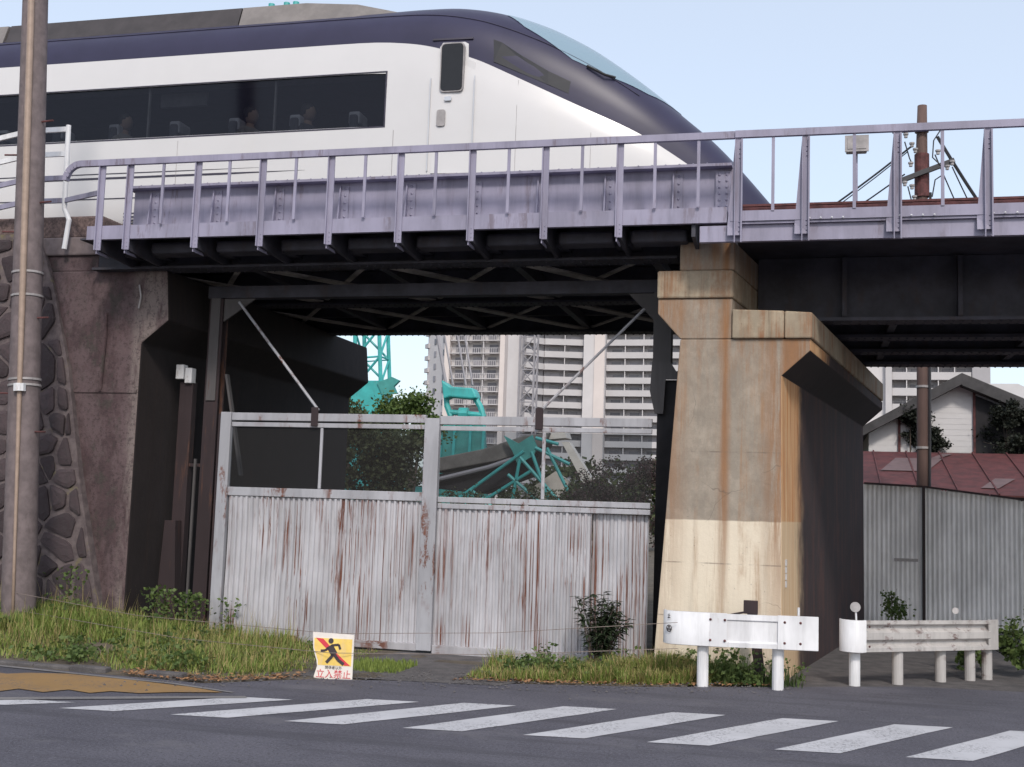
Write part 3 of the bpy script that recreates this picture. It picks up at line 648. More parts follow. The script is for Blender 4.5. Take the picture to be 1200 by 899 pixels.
wave2 = [(0,-.16),(0,-.12),(-.045,-.095),(-.045,-.065),(0,-.035),(0,.035),(-.045,.065),(-.045,.095),(0,.12),(0,.16),(-.012,.16),(-.06,.08),(-.012,0),(-.06,-.08),(-.012,-.16),(0,-.16)]
g2 = thing('guardrail', 'white guardrail running back into the shade below the right span', 'guardrail')
ZC = .50
A = Vector((.50,12.98,0)); B = Vector((1.98,14.32,0)); dd = (B-A).normalized()
arc = [(.42-.16*math.sin(t), 13.06-.16*math.cos(t), ZC) for t in [math.radians(a) for a in (100,80,60,30,0,-25)]]
sweep(arc+[(A.x+.03,A.y+.0,ZC)], flatp).build('end_piece', M['white_paint'], g2, smooth=True)
sweep([(A.x+.025,A.y+.01,ZC),(A.x+.02+dd.x*1.85,A.y+dd.y*1.85,ZC-.02)], wave2).build('beam', M['guard_rusty_shaded'], g2)
sweep([(A.x+dd.x*1.84,A.y+dd.y*1.84-.01,ZC-.02),(B.x,B.y-.01,ZC-.02)], flatp).build('end_piece', M['guard_rusty_shaded'], g2)
for i, (x, y) in enumerate(((.415,13.06),(.86,13.4),(1.33,13.86),(1.66,14.14),(1.86,14.33))): guardpost('post', x, y, ZC-.12, M['white_paint'] if i == 0 else M['guard_rusty_shaded'], g2)
for x, y, z in ((.50,12.955,.1),(.50,12.955,-.1),(.56,12.97,.1),(.56,12.97,-.1)): MB().rivets([(x,y,ZC+z)], (0,-1,0), .012).build('bolt', M['rail_rust'], g2)
rf = MB().tube([(.43,13.02,ZC+.15),(.425,13.02,ZC+.26)], .01, 6).build('reflector_stem', M['white_paint'], g2)
MB().tube([(.42,13.0,ZC+.29),(.42,13.03,ZC+.29)], .052, 18).build('reflector', M['refl'], rf)
MB().tube([(1.50,13.98,ZC+.24),(1.50,14.0,ZC+.24)], .035, 14).build('reflector', M['refl'], g2)
MB().tube([(-.14,12.22,.73),(-.14,12.22,.81)], .012, 6).build('reflector_stem', M['white_paint'], g1)

rp = thing('rusty_stake', 'rusty steel stake with a broken arm behind the white guardrail', 'stake')
MB().bar((-.50,12.62,-.05),(-.62,12.6,.82),.1,.05,(0,1,0)).build('stake', M['rust_col'], rp)
MB().bar((-.60,12.58,.73),(-.90,12.6,.66),.035,.02).build('arm', M['rust_col'], rp)
MB().box(-.69,-.55,12.55,12.66,.70,.83).build('head_plate', M['rust_col'], rp)

# ================================================================== concrete pole at left
pl = thing('street_pole', 'tall leaning concrete pole with a tan conduit at the left edge', 'pole')
def axis(z): return Vector((-8.90-.056*(z-.3), 12.2, z))
def prad(z): return .195-.006*z
MB().tube([axis(z) for z in (-.3,.3,1,2,3,4,5,6,7,8,9.5)], [prad(z) for z in (-.3,.3,1,2,3,4,5,6,7,8,9.5)], 24).build('shaft', M['pole'], pl, smooth=True)
ca = Vector((.34,-.94,0))
MB().tube([axis(z)+ca*(prad(z)+.012) for z in (0,1,2,3,4,5,6,7,8,9.5)], [.016,.018,.022,.03,.038,.04,.042,.042,.042,.042], 10).build('conduit', M['conduit'], pl, smooth=True)
for z in (2.93,3.0,4.0,4.28):
    MB().tube([axis(z), axis(z+.025)], prad(z)+.012, 24).build('steel_band', M['insul'], pl)
MB().tube([axis(2.86)+ca*.19, axis(2.95)+ca*.19], .07, 10).build('band_clamp', M['white_paint'], pl)
for i, z in enumerate((6.15,5.75,5.15,4.8,3.75,2.85,2.4)):
    s = 1 if i % 2 == 0 else -1
    MB().tube([axis(z), axis(z)+Vector((s*.33,-.05,0))], .011, 6).build('step_bolt', M['rail_rust'], pl)

# white railing at the end of the embankment
wf = thing('white_railing', 'white tubular railing on the embankment behind the leaning pole', 'railing')
MB().tube([(-9.43,13.2,6.46),(-9.40,13.2,5.35),(-9.32,13.2,5.2),(-9.36,13.2,4.82)], .032, 10).build('end_post', M['white_paint'], wf)
for z in (6.41,6.08,5.76,5.46):
    MB().bar((-9.42,13.2,z),(-10.0,13.2,z),.03,.065).bar((-10.0,13.2,z),(-10.7,13.2,z-.12),.03,.065).bar((-10.7,13.2,z-.12),(-12.5,13.2,z-.5),.03,.065).build('rail', M['steel'] if z < 6 else M['white_paint'], wf)
MB().tube([(-11.2,13.2,6.35),(-11.2,13.2,4.82)], .032, 10).build('end_post', M['white_paint'], wf)
MB().bar((-9.40,13.2,5.46),(-8.36,12.45,5.33),.03,.06).build('rail', M['steel'], wf)

# ================================================================== train
tr = thing('train_car', 'white and navy express train front car with sloping nose on the bridge', 'train')
YC = 16.4; ZL = 5.42
def smooth_interp(xs, pts, s=.12):
    a = np.array(pts); k = np.arange(-60, 12, .02); v = np.interp(k, a[:,0], a[:,1])
    n = int(s/.02)*3; ker = np.exp(-.5*(np.arange(-n, n+1)*.02/s)**2); ker /= ker.sum()
    vp = np.pad(v, n, mode='edge'); return np.interp(xs, k, np.convolve(vp, ker, 'valid'))
top_t = [(-60,8.80),(-5.9,8.80),(-5.4,8.82),(-4.9,8.82),(-4.46,8.76),(-4,8.63),(-3.52,8.43),(-3.01,8.14),(-2.52,7.78),(-2.03,7.38),(-1.67,7.06),(-1.38,6.82),(-1.09,6.51),(-.86,6.25),(-.65,5.99),(-.4,5.7),(-.3,5.55),(-.2,5.5)]
bnd_t = [(-60,8.10),(-6.2,8.10),(-5.84,8.09),(-5.34,8.03),(-5.02,7.95),(-4.47,7.76),(-3.76,7.41),(-3.06,7.07),(-2.6,6.86),(-2.19,6.66),(-1.88,6.46),(-1.62,6.29),(-1.2,5.98),(-.8,5.7),(-.4,5.5),(-.2,5.45)]
wid_t = [(-60,1.4),(-5,1.4),(-4.4,1.38),(-3.7,1.33),(-3,1.25),(-2.5,1.17),(-2.1,1.08),(-1.7,.96),(-1.3,.84),(-.9,.66),(-.6,.48),(-.4,.32),(-.25,.18)]
xs = sorted(set([-40,-35,-30]+[round(-25+i, 2) for i in range(14)]+[-10,-9.4,-8.8,-8,-7.4,-7,-6.6,-6.2,-5.95,-5.75]+[round(-5.6+.1*i, 2) for i in range(53)]+[-.28]))
xs = np.array(xs); TOP = smooth_interp(xs, top_t); BND = np.minimum(smooth_interp(xs, bnd_t), TOP-.03); WID = smooth_interp(xs, wid_t)
lowz = [5.42,5.5,5.7,5.95,6.2,6.5,6.87,7.25,7.63,7.85,8.10]; lowu = [.80,.93,.975,.995,1,1,1,1,.995,.98,.957]
def low_row(i, j, side):
    t = (lowz[j]-ZL)/(8.10-ZL); z = ZL+(BND[i]-ZL)*t; return (xs[i], YC-side*lowu[j]*WID[i], z)
def up_row(i, phi, side, grow=0.):
    ub = .957*WID[i]; c, s = math.cos(phi), math.sin(phi)
    return (xs[i], YC-side*(ub*max(c, 0)**.62+grow*.6), BND[i]+(TOP[i]-BND[i])*s**.85+grow)
# lower white body: the near side is left open along the window strip
mb = MB(); nlow = len(lowz); vs = []
for side in (1, -1): vs += [low_row(i, j, side) for i in range(len(xs)) for j in range(nlow)]
off = len(xs)*nlow; fs = []
for sdx in (0, 1):
    for i in range(len(xs)-1):
        for j in range(nlow-1):
            if xs[i+1] <= -5.74 and 6.86 < lowz[j] < 7.62 and sdx == 0: continue
            fs.append(tuple(sdx*off+k for k in (i*nlow+j, (i+1)*nlow+j, (i+1)*nlow+j+1, i*nlow+j+1)))
for i in range(len(xs)-1): fs.append((i*nlow, (i+1)*nlow, off+(i+1)*nlow, off+i*nlow))
mb.add(vs, fs).build('body', M['train_white'], tr, smooth=True)
NP = 12; phis = [math.pi/2*k/NP for k in range(NP+1)]
vs = []; full = [(p, 1) for p in phis]+[(p, -1) for p in phis[-2::-1]]; nr = len(full)
for i in range(len(xs)): vs += [up_row(i, p, s) for p, s in full]
fs = [(i*nr+j, (i+1)*nr+j, (i+1)*nr+j+1, i*nr+j+1) for i in range(len(xs)-1) for j in range(nr-1)]
fs.append(tuple((len(xs)-1)*nr+j for j in range(nr)))
MB().add(vs, fs).build('roof', M['train_navy'], tr, smooth=True)
# thin groove line along the roof shoulder
MB().tube([up_row(i, math.radians(34), 1, .003) for i in range(len(xs)) if -30 < xs[i] < -2.2], .006, 4).build('roof_seam', M['dark_line'], tr)
# windscreen
vs = []; idx = [i for i in range(len(xs)) if -4.25 <= xs[i] <= -1.75]; rows = 14
for i in idx:
    x = xs[i]; lo = np.interp(x, [-4.25,-3.9,-3.2,-2.75,-2.2,-1.75], [62,44,30,32,46,74])
    ps = [(math.radians(lo+(90-lo)*k/7), 1) for k in range(8)]+[(math.radians(lo+(90-lo)*k/7), -1) for k in range(6, -1, -1)]
    vs += [up_row(i, p, s, .008) for p, s in ps]
nr2 = 15
MB().add(vs, [(a*nr2+j, (a+1)*nr2+j, (a+1)*nr2+j+1, a*nr2+j+1) for a in range(len(idx)-1) for j in range(nr2-1)]).build('windscreen', M['screen'], tr, smooth=True)
def on_side(x, z, out=.01):
    i = int(np.argmin(abs(xs-x))); t = (z-ZL)/(BND[i]-ZL)
    if t <= 1: u = np.interp(ZL+t*(8.10-ZL), lowz, lowu)*WID[i]
    else:
        s = min(1, ((z-BND[i])/(TOP[i]-BND[i]))**(1/.85)); u = .957*WID[i]*math.sqrt(max(0, 1-s*s))**.62
    return (x, YC-u-out, z)
def side_sheet(name, poly, mat, parent, out=.01, depth=.03):
    a = [on_side(x, z, out) for x, z in poly]; b = [(p[0], p[1]+depth, p[2]) for p in a]; n = len(a)
    return MB().add(a+b, [tuple(range(n))]+[((i+1) % n, i, i+n, (i+1) % n+n) for i in range(n)]).build(name, mat, parent)
side_sheet('cab_side_window', [(-4.27,8.05),(-4.25,7.72),(-3.9,7.56),(-3.5,7.38),(-3.22,7.25),(-3.2,7.42),(-3.5,7.57),(-3.9,7.82),(-4.15,8.0)], M['cab_glass'], tr, .004, .02)
wp = MB().tube([on_side(-3.0,7.66,.03), on_side(-2.75,7.52,.05), on_side(-2.62,7.50,.06)], .018, 6).build('wiper', M['rubber'], tr)
# window strip
yw = YC-1.4
MB().add([(-40,yw+.02,6.865),(-5.745,yw+.02,6.865),(-5.745,yw+.025,7.635),(-40,yw+.025,7.635)], [(0,1,2,3)]).build('window_pane', M['glass'], tr)
MB().box(-5.765,-5.745,yw-.004,yw+.05,6.86,7.64).box(-40,-5.745,yw-.003,yw+.05,6.845,6.866).box(-40,-5.745,yw-.001,yw+.05,7.634,7.65).build('window_frame', M['dark_line'], tr)
MB().box(-40,-5.6,yw+.06,YC+1.3,6.2,6.25).box(-40,-5.6,YC+1.2,YC+1.25,6.25,8.0).box(-40,-5.6,yw+.16,YC+1.2,8.0,8.05).box(-5.7,-5.65,yw+.16,YC+1.2,6.2,8.0).build('interior_lining', M['interior'], tr)
MB().box(-40,-5.8,yw+.12,yw+.5,7.72,7.76).build('luggage_rack', M['insul'], tr)
for x in (-7.45,-9.45,-11.4): MB().box(x,x+.025,yw+.05,yw+.09,6.87,7.63).build('window_pillar', M['insul'], tr)
MB().box(-9.4,-8.65,yw+.3,yw+.34,7.42,7.62).build('information_panel', M['insul'], tr)
for i, x in enumerate([-6.35,-7.25,-8.2,-9.15,-10.15,-11.1,-12.05,-13]):
    s = MB().box(x,x+.13,yw+.14,yw+.6,6.25,7.12).box(x+.1,x+.5,yw+.14,yw+.6,6.4,6.62).build('seat', M['seat'], tr, .04)
    MB().box(x-.02,x+.15,yw+.18,yw+.52,6.98,7.17).build('headrest_cover', M['headrest'], s, .03)
# door
dr = side_sheet('door', [(-5.06,6.17),(-4.5,6.16),(-4.5,7.72),(-4.60,7.77),(-4.61,7.99),(-4.66,8.02),(-4.97,8.02),(-5.01,7.96)], M['train_white'], tr, .012, .03)
def rrect(x0, x1, z0, z1, r):
    out = []
    for cx, cz, a0 in ((x1-r,z1-r,0),(x0+r,z1-r,90),(x0+r,z0+r,180),(x1-r,z0+r,270)):
        out += [(cx+r*math.cos(math.radians(a0+a)), cz+r*math.sin(math.radians(a0+a))) for a in (0,30,60,90)]
    return out
def flush(name, poly, mat, parent, y0, d): return MB().prism(poly, y0-d, y0).build(name, mat, parent)
yd = yw-.014
flush('window_frame', rrect(-4.975,-4.64,7.295,7.985,.055), M['insul'], dr, yd+.05, .055)
flush('window', rrect(-4.96,-4.655,7.31,7.97,.05), M['glass_door'], dr, yd+.045, .055)
flush('lock_plate', rrect(-4.90,-4.80,7.17,7.23,.015), M['silver'], dr, yd+.01, .018)
flush('handle', rrect(-5.0,-4.88,6.82,7.05,.03), M['insul'], dr, yd+.01, .016)
for x in (-5.11,-4.485): MB().bar((x,yd,6.2),(x+.004,yd,7.5),.012,.02).build('grab_rail', M['silver'], dr)
MB().box(-5.0,-4.62,yd-.03,yd+.02,6.10,6.15).build('step', M['insul'], dr)
side_sheet('door_hood', [(-5.12,8.06),(-4.55,8.06),(-4.55,8.085),(-5.12,8.085)], M['dark_line'], tr, .02, .03)
# stripes and skirt joints
MB().prism([(-40,6.27),(-8.2,6.27),(-6.9,6.29),(-8.2,6.30),(-40,6.32)], yw-.004, yw+.01).build('navy_stripe', M['dark_line'], tr)
MB().prism([(-40,6.345),(-9.0,6.345),(-7.6,6.355),(-9.0,6.36),(-40,6.365)], yw-.004, yw+.01).build('navy_stripe', M['dark_line'], tr)
MB().box(-40,-7.2,yw-.0,yw+.03,5.975,5.99).build('skirt_joint', M['dark_line'], tr)
for k in range(7): MB().box(-9.72,-9.45,yw+.025,yw+.04,5.55+.05*k,5.57+.05*k).build('vent_slat', M['dark_line'], tr)
for k in range(7): MB().box(-9.1,-8.85,yw+.025,yw+.04,5.55+.05*k,5.57+.05*k).build('vent_slat', M['dark_line'], tr)
for x in (-5.62,-8.9,-12.0,-15.2,-18.4): MB().tube([on_side(x, z, .001) for z in (5.5,5.95,6.2,6.8)], .004, 4).build('panel_seam', M['insul'], tr)
for x in (-3.9,-2.9): MB().tube([on_side(x, z, .001) for z in np.linspace(5.5, float(np.interp(x, xs, BND))-.03, 6)], .003, 4).build('panel_seam', M['insul'], tr)
MB().tube([on_side(x, 6.02, .001) for x in (-7.0,-6,-5,-4,-3.4,-2.8,-2.2)], .003, 4).build('panel_seam', M['insul'], tr)
# roof fairings
def fair(x0, x1, taper, mat):
    vs = []; st = [(x0,1),(x1-taper,1)]+([(x1-taper*.5,.72),(x1,.0)] if taper else [(x1,1)])
    for x, k in st:
        for u, z in ((1.13,8.55),(1.0,8.62+.29*k),(.6,8.72+.28*k),(-.6,8.72+.28*k),(-1.0,8.62+.29*k),(-1.13,8.55)): vs.append((x, YC-u, z))
    n = 6; return MB().add(vs, [(i*n+j, (i+1)*n+j, (i+1)*n+j+1, i*n+j+1) for i in range(len(st)-1) for j in range(n-1)]+[tuple(range(n)), tuple((len(st)-1)*n+k for k in range(n))]).build('roof_fairing', mat, tr)
fair(-30,-12.2,0,M['fairing_l']); fair(-12.15,-8.22,0,M['fairing']); fair(-8.2,-5.6,1.6,M['fairing_l'])
for x in (-8.0,-7.75,-7.6): MB().tube([(x,15.9,8.95),(x,15.9,9.17)], .05, 8).build('roof_insulator', M['teal'], tr)
for x in (-11,-13.2,-28,-30):
    wl = MB()
    for y in (15.68,17.12): wl.tube([(x,y-.06,5.45),(x,y+.06,5.45)], .41, 20)
    wl.build('wheelset', M['rail_rust'], tr)
MB().box(-5.5,-1.6,15.5,17.3,5.1,5.42).build('underframe', M['dark_line'], tr)
# passengers glimpsed behind the glass
def passenger(x, label, cloth, hair):
    p = thing('person', label, 'person', 'passengers in the train', loc=(x, yw+.36, 6.25))
    b = MB(); b.tube([(0,0,.34),(0,0,.5),(.02,0,.68),(.03,0,.78),(.04,0,.83),(.045,0,.88)], [.15,.16,.19,.15,.06,.055], 12)
    b.tube([(.045,0,.86),(.055,0,.92),(.06,0,1.0),(.055,0,1.07),(.05,0,1.11)], [.05,.085,.098,.08,.02], 12)
    o = b.build('body', M['skin'], p, smooth=True)
    MB().tube([(0,0,.33),(0,0,.5),(.02,0,.69),(.03,0,.79),(.04,0,.82)], [.16,.17,.20,.16,.07], 12).build('clothing', cloth, p, smooth=True)
    MB().tube([(.03,0,.95),(.035,0,1.03),(.045,0,1.1),(.05,0,1.135)], [.085,.105,.09,.02], 12).build('hair', hair, p, smooth=True)
    c2 = MB().tube([(.02,-.19,.7),(.16,-.22,.48),(.36,-.14,.46)], [.06,.05,.04], 8); c2.tube([(.02,.19,.7),(.16,.22,.48),(.36,.14,.46)], [.06,.05,.04], 8); c2.build('sleeve', cloth, p, smooth=True)
    MB().tube([(0,-.08,.33),(.4,-.1,.32),(.45,-.1,.0)], [.09,.075,.05], 8).tube([(0,.08,.33),(.4,.1,.32),(.45,.1,.0)], [.09,.075,.05], 8).build('trousers', M['cloth_b'], p, smooth=True)
passenger(-10.05, 'passenger in grey seen through the train window just right of the leaning pole', M['cloth_a'], M['hair'])
passenger(-8.0, 'passenger in grey behind the middle of the train window', M['cloth_a'], M['hair'])
passenger(-7.1, 'passenger in dark clothes left of the train window end', M['cloth_b'], M['hair'])

# ================================================================== corrugated fence at right
cf = thing('corrugated_fence', 'tall galvanised corrugated fence in the shade right of the pier', 'fence')
FX = [(.80,2.31),(1.745,2.275),(2.78,2.165),(4.2,2.0),(5.8,1.9)]
for (a, za), (b, zb) in zip(FX, FX[1:]):
    mb = MB(); x = a; top = []; n = int((b-a)/.0185)
    for i in range(n+1):
        x = a+(b-a)*i/n; d = .011*math.sin(i*math.pi/2.0+.3); top.append((x, 20.9-d, za+(zb-za)*i/n-.02*(random.random() < .02)))
    k = len(top); mb.add([(p[0], p[1], 0.02) for p in top]+top, [(i, i+1, k+i+1, k+i) for i in range(k-1)])
    mb.build('corrugated_sheet', M['galv'], cf)
    MB().bar((a+.01,20.88,za+.015),(b-.01,20.88,zb+.015),.06,.03).build('rusty_cap', M['rust_col'], cf)
MB().box(1.73,1.775,20.82,20.88,.02,2.30).build('seam_post', M['rust_col'], cf)
MB().bar((1.29,20.84,1.08),(1.66,20.84,1.08),.03,.045).build('handle_bar', M['insul'], cf)
for x in (1.3,2.5,3.8,5.2): MB().box(x,x+.06,20.93,20.99,0,1.9).build('back_post', M['bark'], cf)

# ================================================================== right utility pole with cross arms
up_ = thing('utility_pole', 'brown utility pole with cross arms and insulators behind the right span', 'utility pole')
MB().tube([(1.79,21.5,0),(1.80,21.5,3),(1.80,21.5,6.5),(1.80,21.5,8.3),(1.81,21.5,9.0)], [.105,.10,.098,.095,.08], 16).build('shaft', M['pole_r'], up_, smooth=True)
MB().tube([(1.80,21.5,7.35),(1.80,21.5,8.12)], .125, 14).build('sleeve', M['rail_rust'], up_)
MB().tube([(1.80,21.5,8.52),(1.80,21.5,8.58)], .12, 14).build('clamp', M['insul'], up_)
MB().bar((1.30,21.36,8.52),(2.38,21.36,8.56),.08,.07).build('cross_arm', M['pole_r'], up_)
MB().bar((1.46,21.32,7.62),(2.32,21.36,7.95),.09,.08).build('cross_arm', M['cable'], up_)
for x, y, z in ((1.52,21.3,8.42),(1.62,21.3,8.25),(1.68,21.32,8.15),(1.6,21.3,7.9),(1.5,21.3,7.56),(1.62,21.3,7.5),(2.2,21.3,7.82),(2.28,21.3,7.9),(2.05,21.3,8.1),(1.66,21.3,7.3)):
    o = MB().tube([(x,y,z-.05),(x,y,z-.01)], .03, 8).tube([(x,y,z),(x,y,z+.03)], .045, 8).build('insulator', M['insul'], up_)
MB().tube([(1.90,21.42,2.2),(1.91,21.4,4.5),(1.91,21.4,6.5),(1.93,21.38,7.4)], .022, 8).build('conduit', M['cable'], up_)
for z in (2.95,4.0): MB().tube([(1.80,21.5,z),(1.80,21.5,z+.04)], .115, 14).build('steel_band', M['insul'], up_)
def sag(p, q, s, n=10):
    p, q = Vector(p), Vector(q); return [p.lerp(q, t/n)-Vector((0,0,s*4*(t/n)*(1-t/n))) for t in range(n+1)]
for lab, p, q, s, r in (('twin cable running left and down from the pole top insulators', (1.62,21.3,8.22), (-3.6,24,5.6), .25, .018),
    ('thin cable below it running left from the pole', (1.55,21.3,8.12), (-3.6,24.2,5.7), .3, .01), ('lower pair cable leaving the pole to the left', (1.5,21.3,7.72), (-4,25,5.9), .35, .014),
    ('thick black cable falling to the right from the pole top', (2.05,21.4,8.4), (4.6,23,5.2), .2, .03), ('thin drop cable falling right from the lower cross arm end', (2.28,21.3,7.82), (3.8,22.5,5.2), .1, .012),
    ('second thin drop cable nearer the pole', (2.0,21.3,8.05), (3.5,22.5,5.2), .12, .012)):
    tag(MB().tube(sag(p, q, s), r, 5).build('overhead_cable', M['cable']), lab, 'cable')
for pts in ([(2.1,21.35,8.5),(1.98,21.3,8.3),(1.96,21.3,8.0),(2.1,21.3,7.85)], [(1.55,21.3,7.5),(1.62,21.3,7.2),(1.75,21.3,7.1)], [(1.95,21.3,7.3),(2.0,21.3,7.6),(2.12,21.3,7.68)], [(1.5,21.3,8.3),(1.58,21.3,8.0),(1.62,21.3,7.9)]):
    MB().tube(pts, .012, 5).build('jumper_wire', M['cable'], up_)
lm = thing('box_lamp', 'small white box floodlight on a thin post beyond the right span railing', 'lamp')
MB().box(.46,.78,18.95,19.2,7.47,7.67).build('housing', M['lamp_w'], lm, .02)
MB().box(.44,.80,18.93,18.96,7.44,7.70).box(.48,.76,18.92,18.94,7.48,7.66).build('rim', M['insul'], lm)
MB().tube([(.62,19.1,4.72),(.62,19.1,7.45)], .02, 8).build('post', M['steel'], lm)

# ================================================================== red-roofed shed and gabled house
sd = thing('shed', 'low shed with a patched dull red metal roof behind the corrugated fence', 'shed')
MB().box(.9,8,22.75,26,0,2.2).build('wall', M['bark'], sd)
for i in range(12):
    x = .55+i*.65; MB().add([(x,22.45,2.22),(x+.645,22.45,2.22),(x+.645,26.1,3.16),(x,26.1,3.16),(x,22.45,2.19),(x+.645,22.45,2.19),(x+.645,26.1,3.13),(x,26.1,3.13)], [(0,1,2,3),(4,7,6,5),(0,4,5,1),(1,5,6,2),(2,6,7,3),(3,7,4,0)]).build('roof_sheet', M['redroof'], sd)
    MB().bar((x-.003,22.45,2.235),(x-.003,26.1,3.175),.03,.03).build('roof_seam', M['redroof'], sd)
for a, b, y0, y1 in ((1.25,2.5,24.2,25.4),(2.2,2.75,25.3,25.9),(2.9,3.6,22.9,23.7)):
    f = lambda y: 2.22+(y-22.45)*.94/3.65+.02
    MB().add([(a,y0,f(y0)),(b-.4,y0,f(y0)),(b,y1,f(y1)),(a+.35,y1,f(y1))], [(0,1,2,3)]).build('roof_patch', M['roofpatch'], sd)
hs = thing('house', 'gabled house with dark roof and white siding half covered in ivy', 'house')
MB().prism([(1.15,0),(7.3,0),(7.3,3.2),(4.2,4.72),(3.05,4.72),(1.15,3.72)], 27.15, 34).build('wall', M['hwall'], hs)
gable = lambda x: 3.72+(x-1.0)*.575 if x < 3.03 else 4.88-(x-3.03)*.46
MB().add([(.62,26.75,3.52),(3.03,26.75,4.90),(3.03,34,4.90),(.62,34,3.52),(.62,26.75,3.32),(3.03,26.75,4.66),(3.03,34,4.66),(.62,34,3.32)], [(0,1,2,3),(4,7,6,5),(0,4,5,1),(1,5,6,2),(2,6,7,3),(3,7,4,0)]).build('roof', M['tile'], hs)
MB().add([(3.032,26.75,4.90),(7.6,26.75,2.9),(7.6,34,2.9),(3.032,34,4.90),(3.032,26.75,4.64),(7.6,26.75,2.66),(7.6,34,2.66),(3.032,34,4.64)], [(0,1,2,3),(4,7,6,5),(0,4,5,1),(1,5,6,2),(2,6,7,3),(3,7,4,0)]).build('roof', M['tile'], hs)
for x in (1.76,3.29): MB().box(x,x+.05,27.09,27.14,0,gable(x)-.15).build('downpipe', M['rail_rust'], hs)
for i in range(14): MB().box(1.2,3.28,27.145,27.149,3.0+.12*i,3.002+.12*i).build('siding_line', M['hwall'], hs)
MB().prism([(3.34,2.2),(6.9,2.2),(6.9,2.95),(3.34,4.45)], 27.08, 27.14).build('dark_boarding', M['black'], hs)

def leaves(rng, n, shape, size, aspect=1.0, droop=.3):
    vs = []; fs = []
    for _ in range(n):
        c = Vector(shape(rng)); s = size*rng.uniform(.6,1.35)
        d = Vector((rng.gauss(0,1), rng.gauss(0,1), rng.gauss(-droop,.7))).normalized(); a = d.orthogonal().normalized()
        a.rotate(Matrix.Rotation(rng.uniform(0,6.28), 3, d)); k = len(vs); wv = a*s*.42*aspect
        vs += [c-d*s*.5, c+wv-d*s*.05, c+d*s*.5, c-wv-d*s*.05]; fs.append((k,k+1,k+2,k+3))
    return vs, fs
def clumps(rng, cs, sub, spread):
    pts = []
    for (x, y, z, r, rz) in cs:
        for _ in range(sub):
            while True:
                p = Vector((rng.uniform(-1,1), rng.uniform(-1,1), rng.uniform(-1,1)))
                if .35 < p.length < 1: break
            pts.append(((x+p.x*r, y+p.y*r, z+p.z*rz), spread*rng.uniform(.6,1.3)))
    def shape(r_):
        c, s = r_.choice(pts); return (c[0]+r_.gauss(0,s), c[1]+r_.gauss(0,s), c[2]+r_.gauss(0,s*.7))
    return shape
def tree(name, label, base, cs, n, size, mat, cat='tree', trunk_r=.1, seed=1, sub=22, spread=.14, group=None):
    rng = random.Random(seed); t = thing(name, label, cat, group)
    vs, fs = leaves(rng, n, clumps(rng, cs, sub, spread), size); MB().add(vs, fs).build('crown', mat, t)
    tk = MB(); bx_, by_, bz_ = base
    for (x, y, z, r, rz) in cs:
        mid = ((bx_*1.6+x)/2.6+rng.uniform(-.1,.1), (by_*1.6+y)/2.6, bz_+(z-bz_)*.45)
        tk.tube([(bx_,by_,bz_-.1), mid, (x,y,z+rz*.3)], [trunk_r, trunk_r*.6, trunk_r*.2], 7)
        for _ in range(5):
            q = (x+rng.uniform(-r,r)*.8, y+rng.uniform(-r,r)*.8, z+rng.uniform(-.2,.9)*rz); tk.tube([(x,y,z-rz*.2), q], [trunk_r*.22, trunk_r*.08], 5)
    tk.build('trunk', M['bark'], t); return t
tree('ivy', 'dark ivy climbing the middle of the white gable wall', (2.1,26.95,0), [(2.15,26.98,3.1,.35,.9),(2.3,26.98,3.6,.3,.5),(2.0,26.98,4.05,.22,.3),(2.5,26.98,3.1,.28,.6)], 11000, .05, M['ivy'], 'ivy', .04, 4, 30, .055)
tree('ivy', 'dark shrub at the right of the gable under the sloping roof', (4.4,26.7,0), [(3.9,26.8,3.5,.55,.9),(4.7,26.8,3.3,.6,.8),(5.4,26.7,3.0,.6,.8)], 15000, .06, M['ivy'], 'ivy', .04, 5, 30, .09)
tree('roadside_tree', 'tree crown behind the house roof at the right edge', (9.6,46,0), [(9.3,46,7.4,1.0,1.0),(10.6,46,6.8,1.2,1.0),(8.6,46,6.2,.6,.6),(11.5,46,7.8,1.0,.8)], 5200, .22, M['tree'], 'tree', .15, 6, 20, .3)

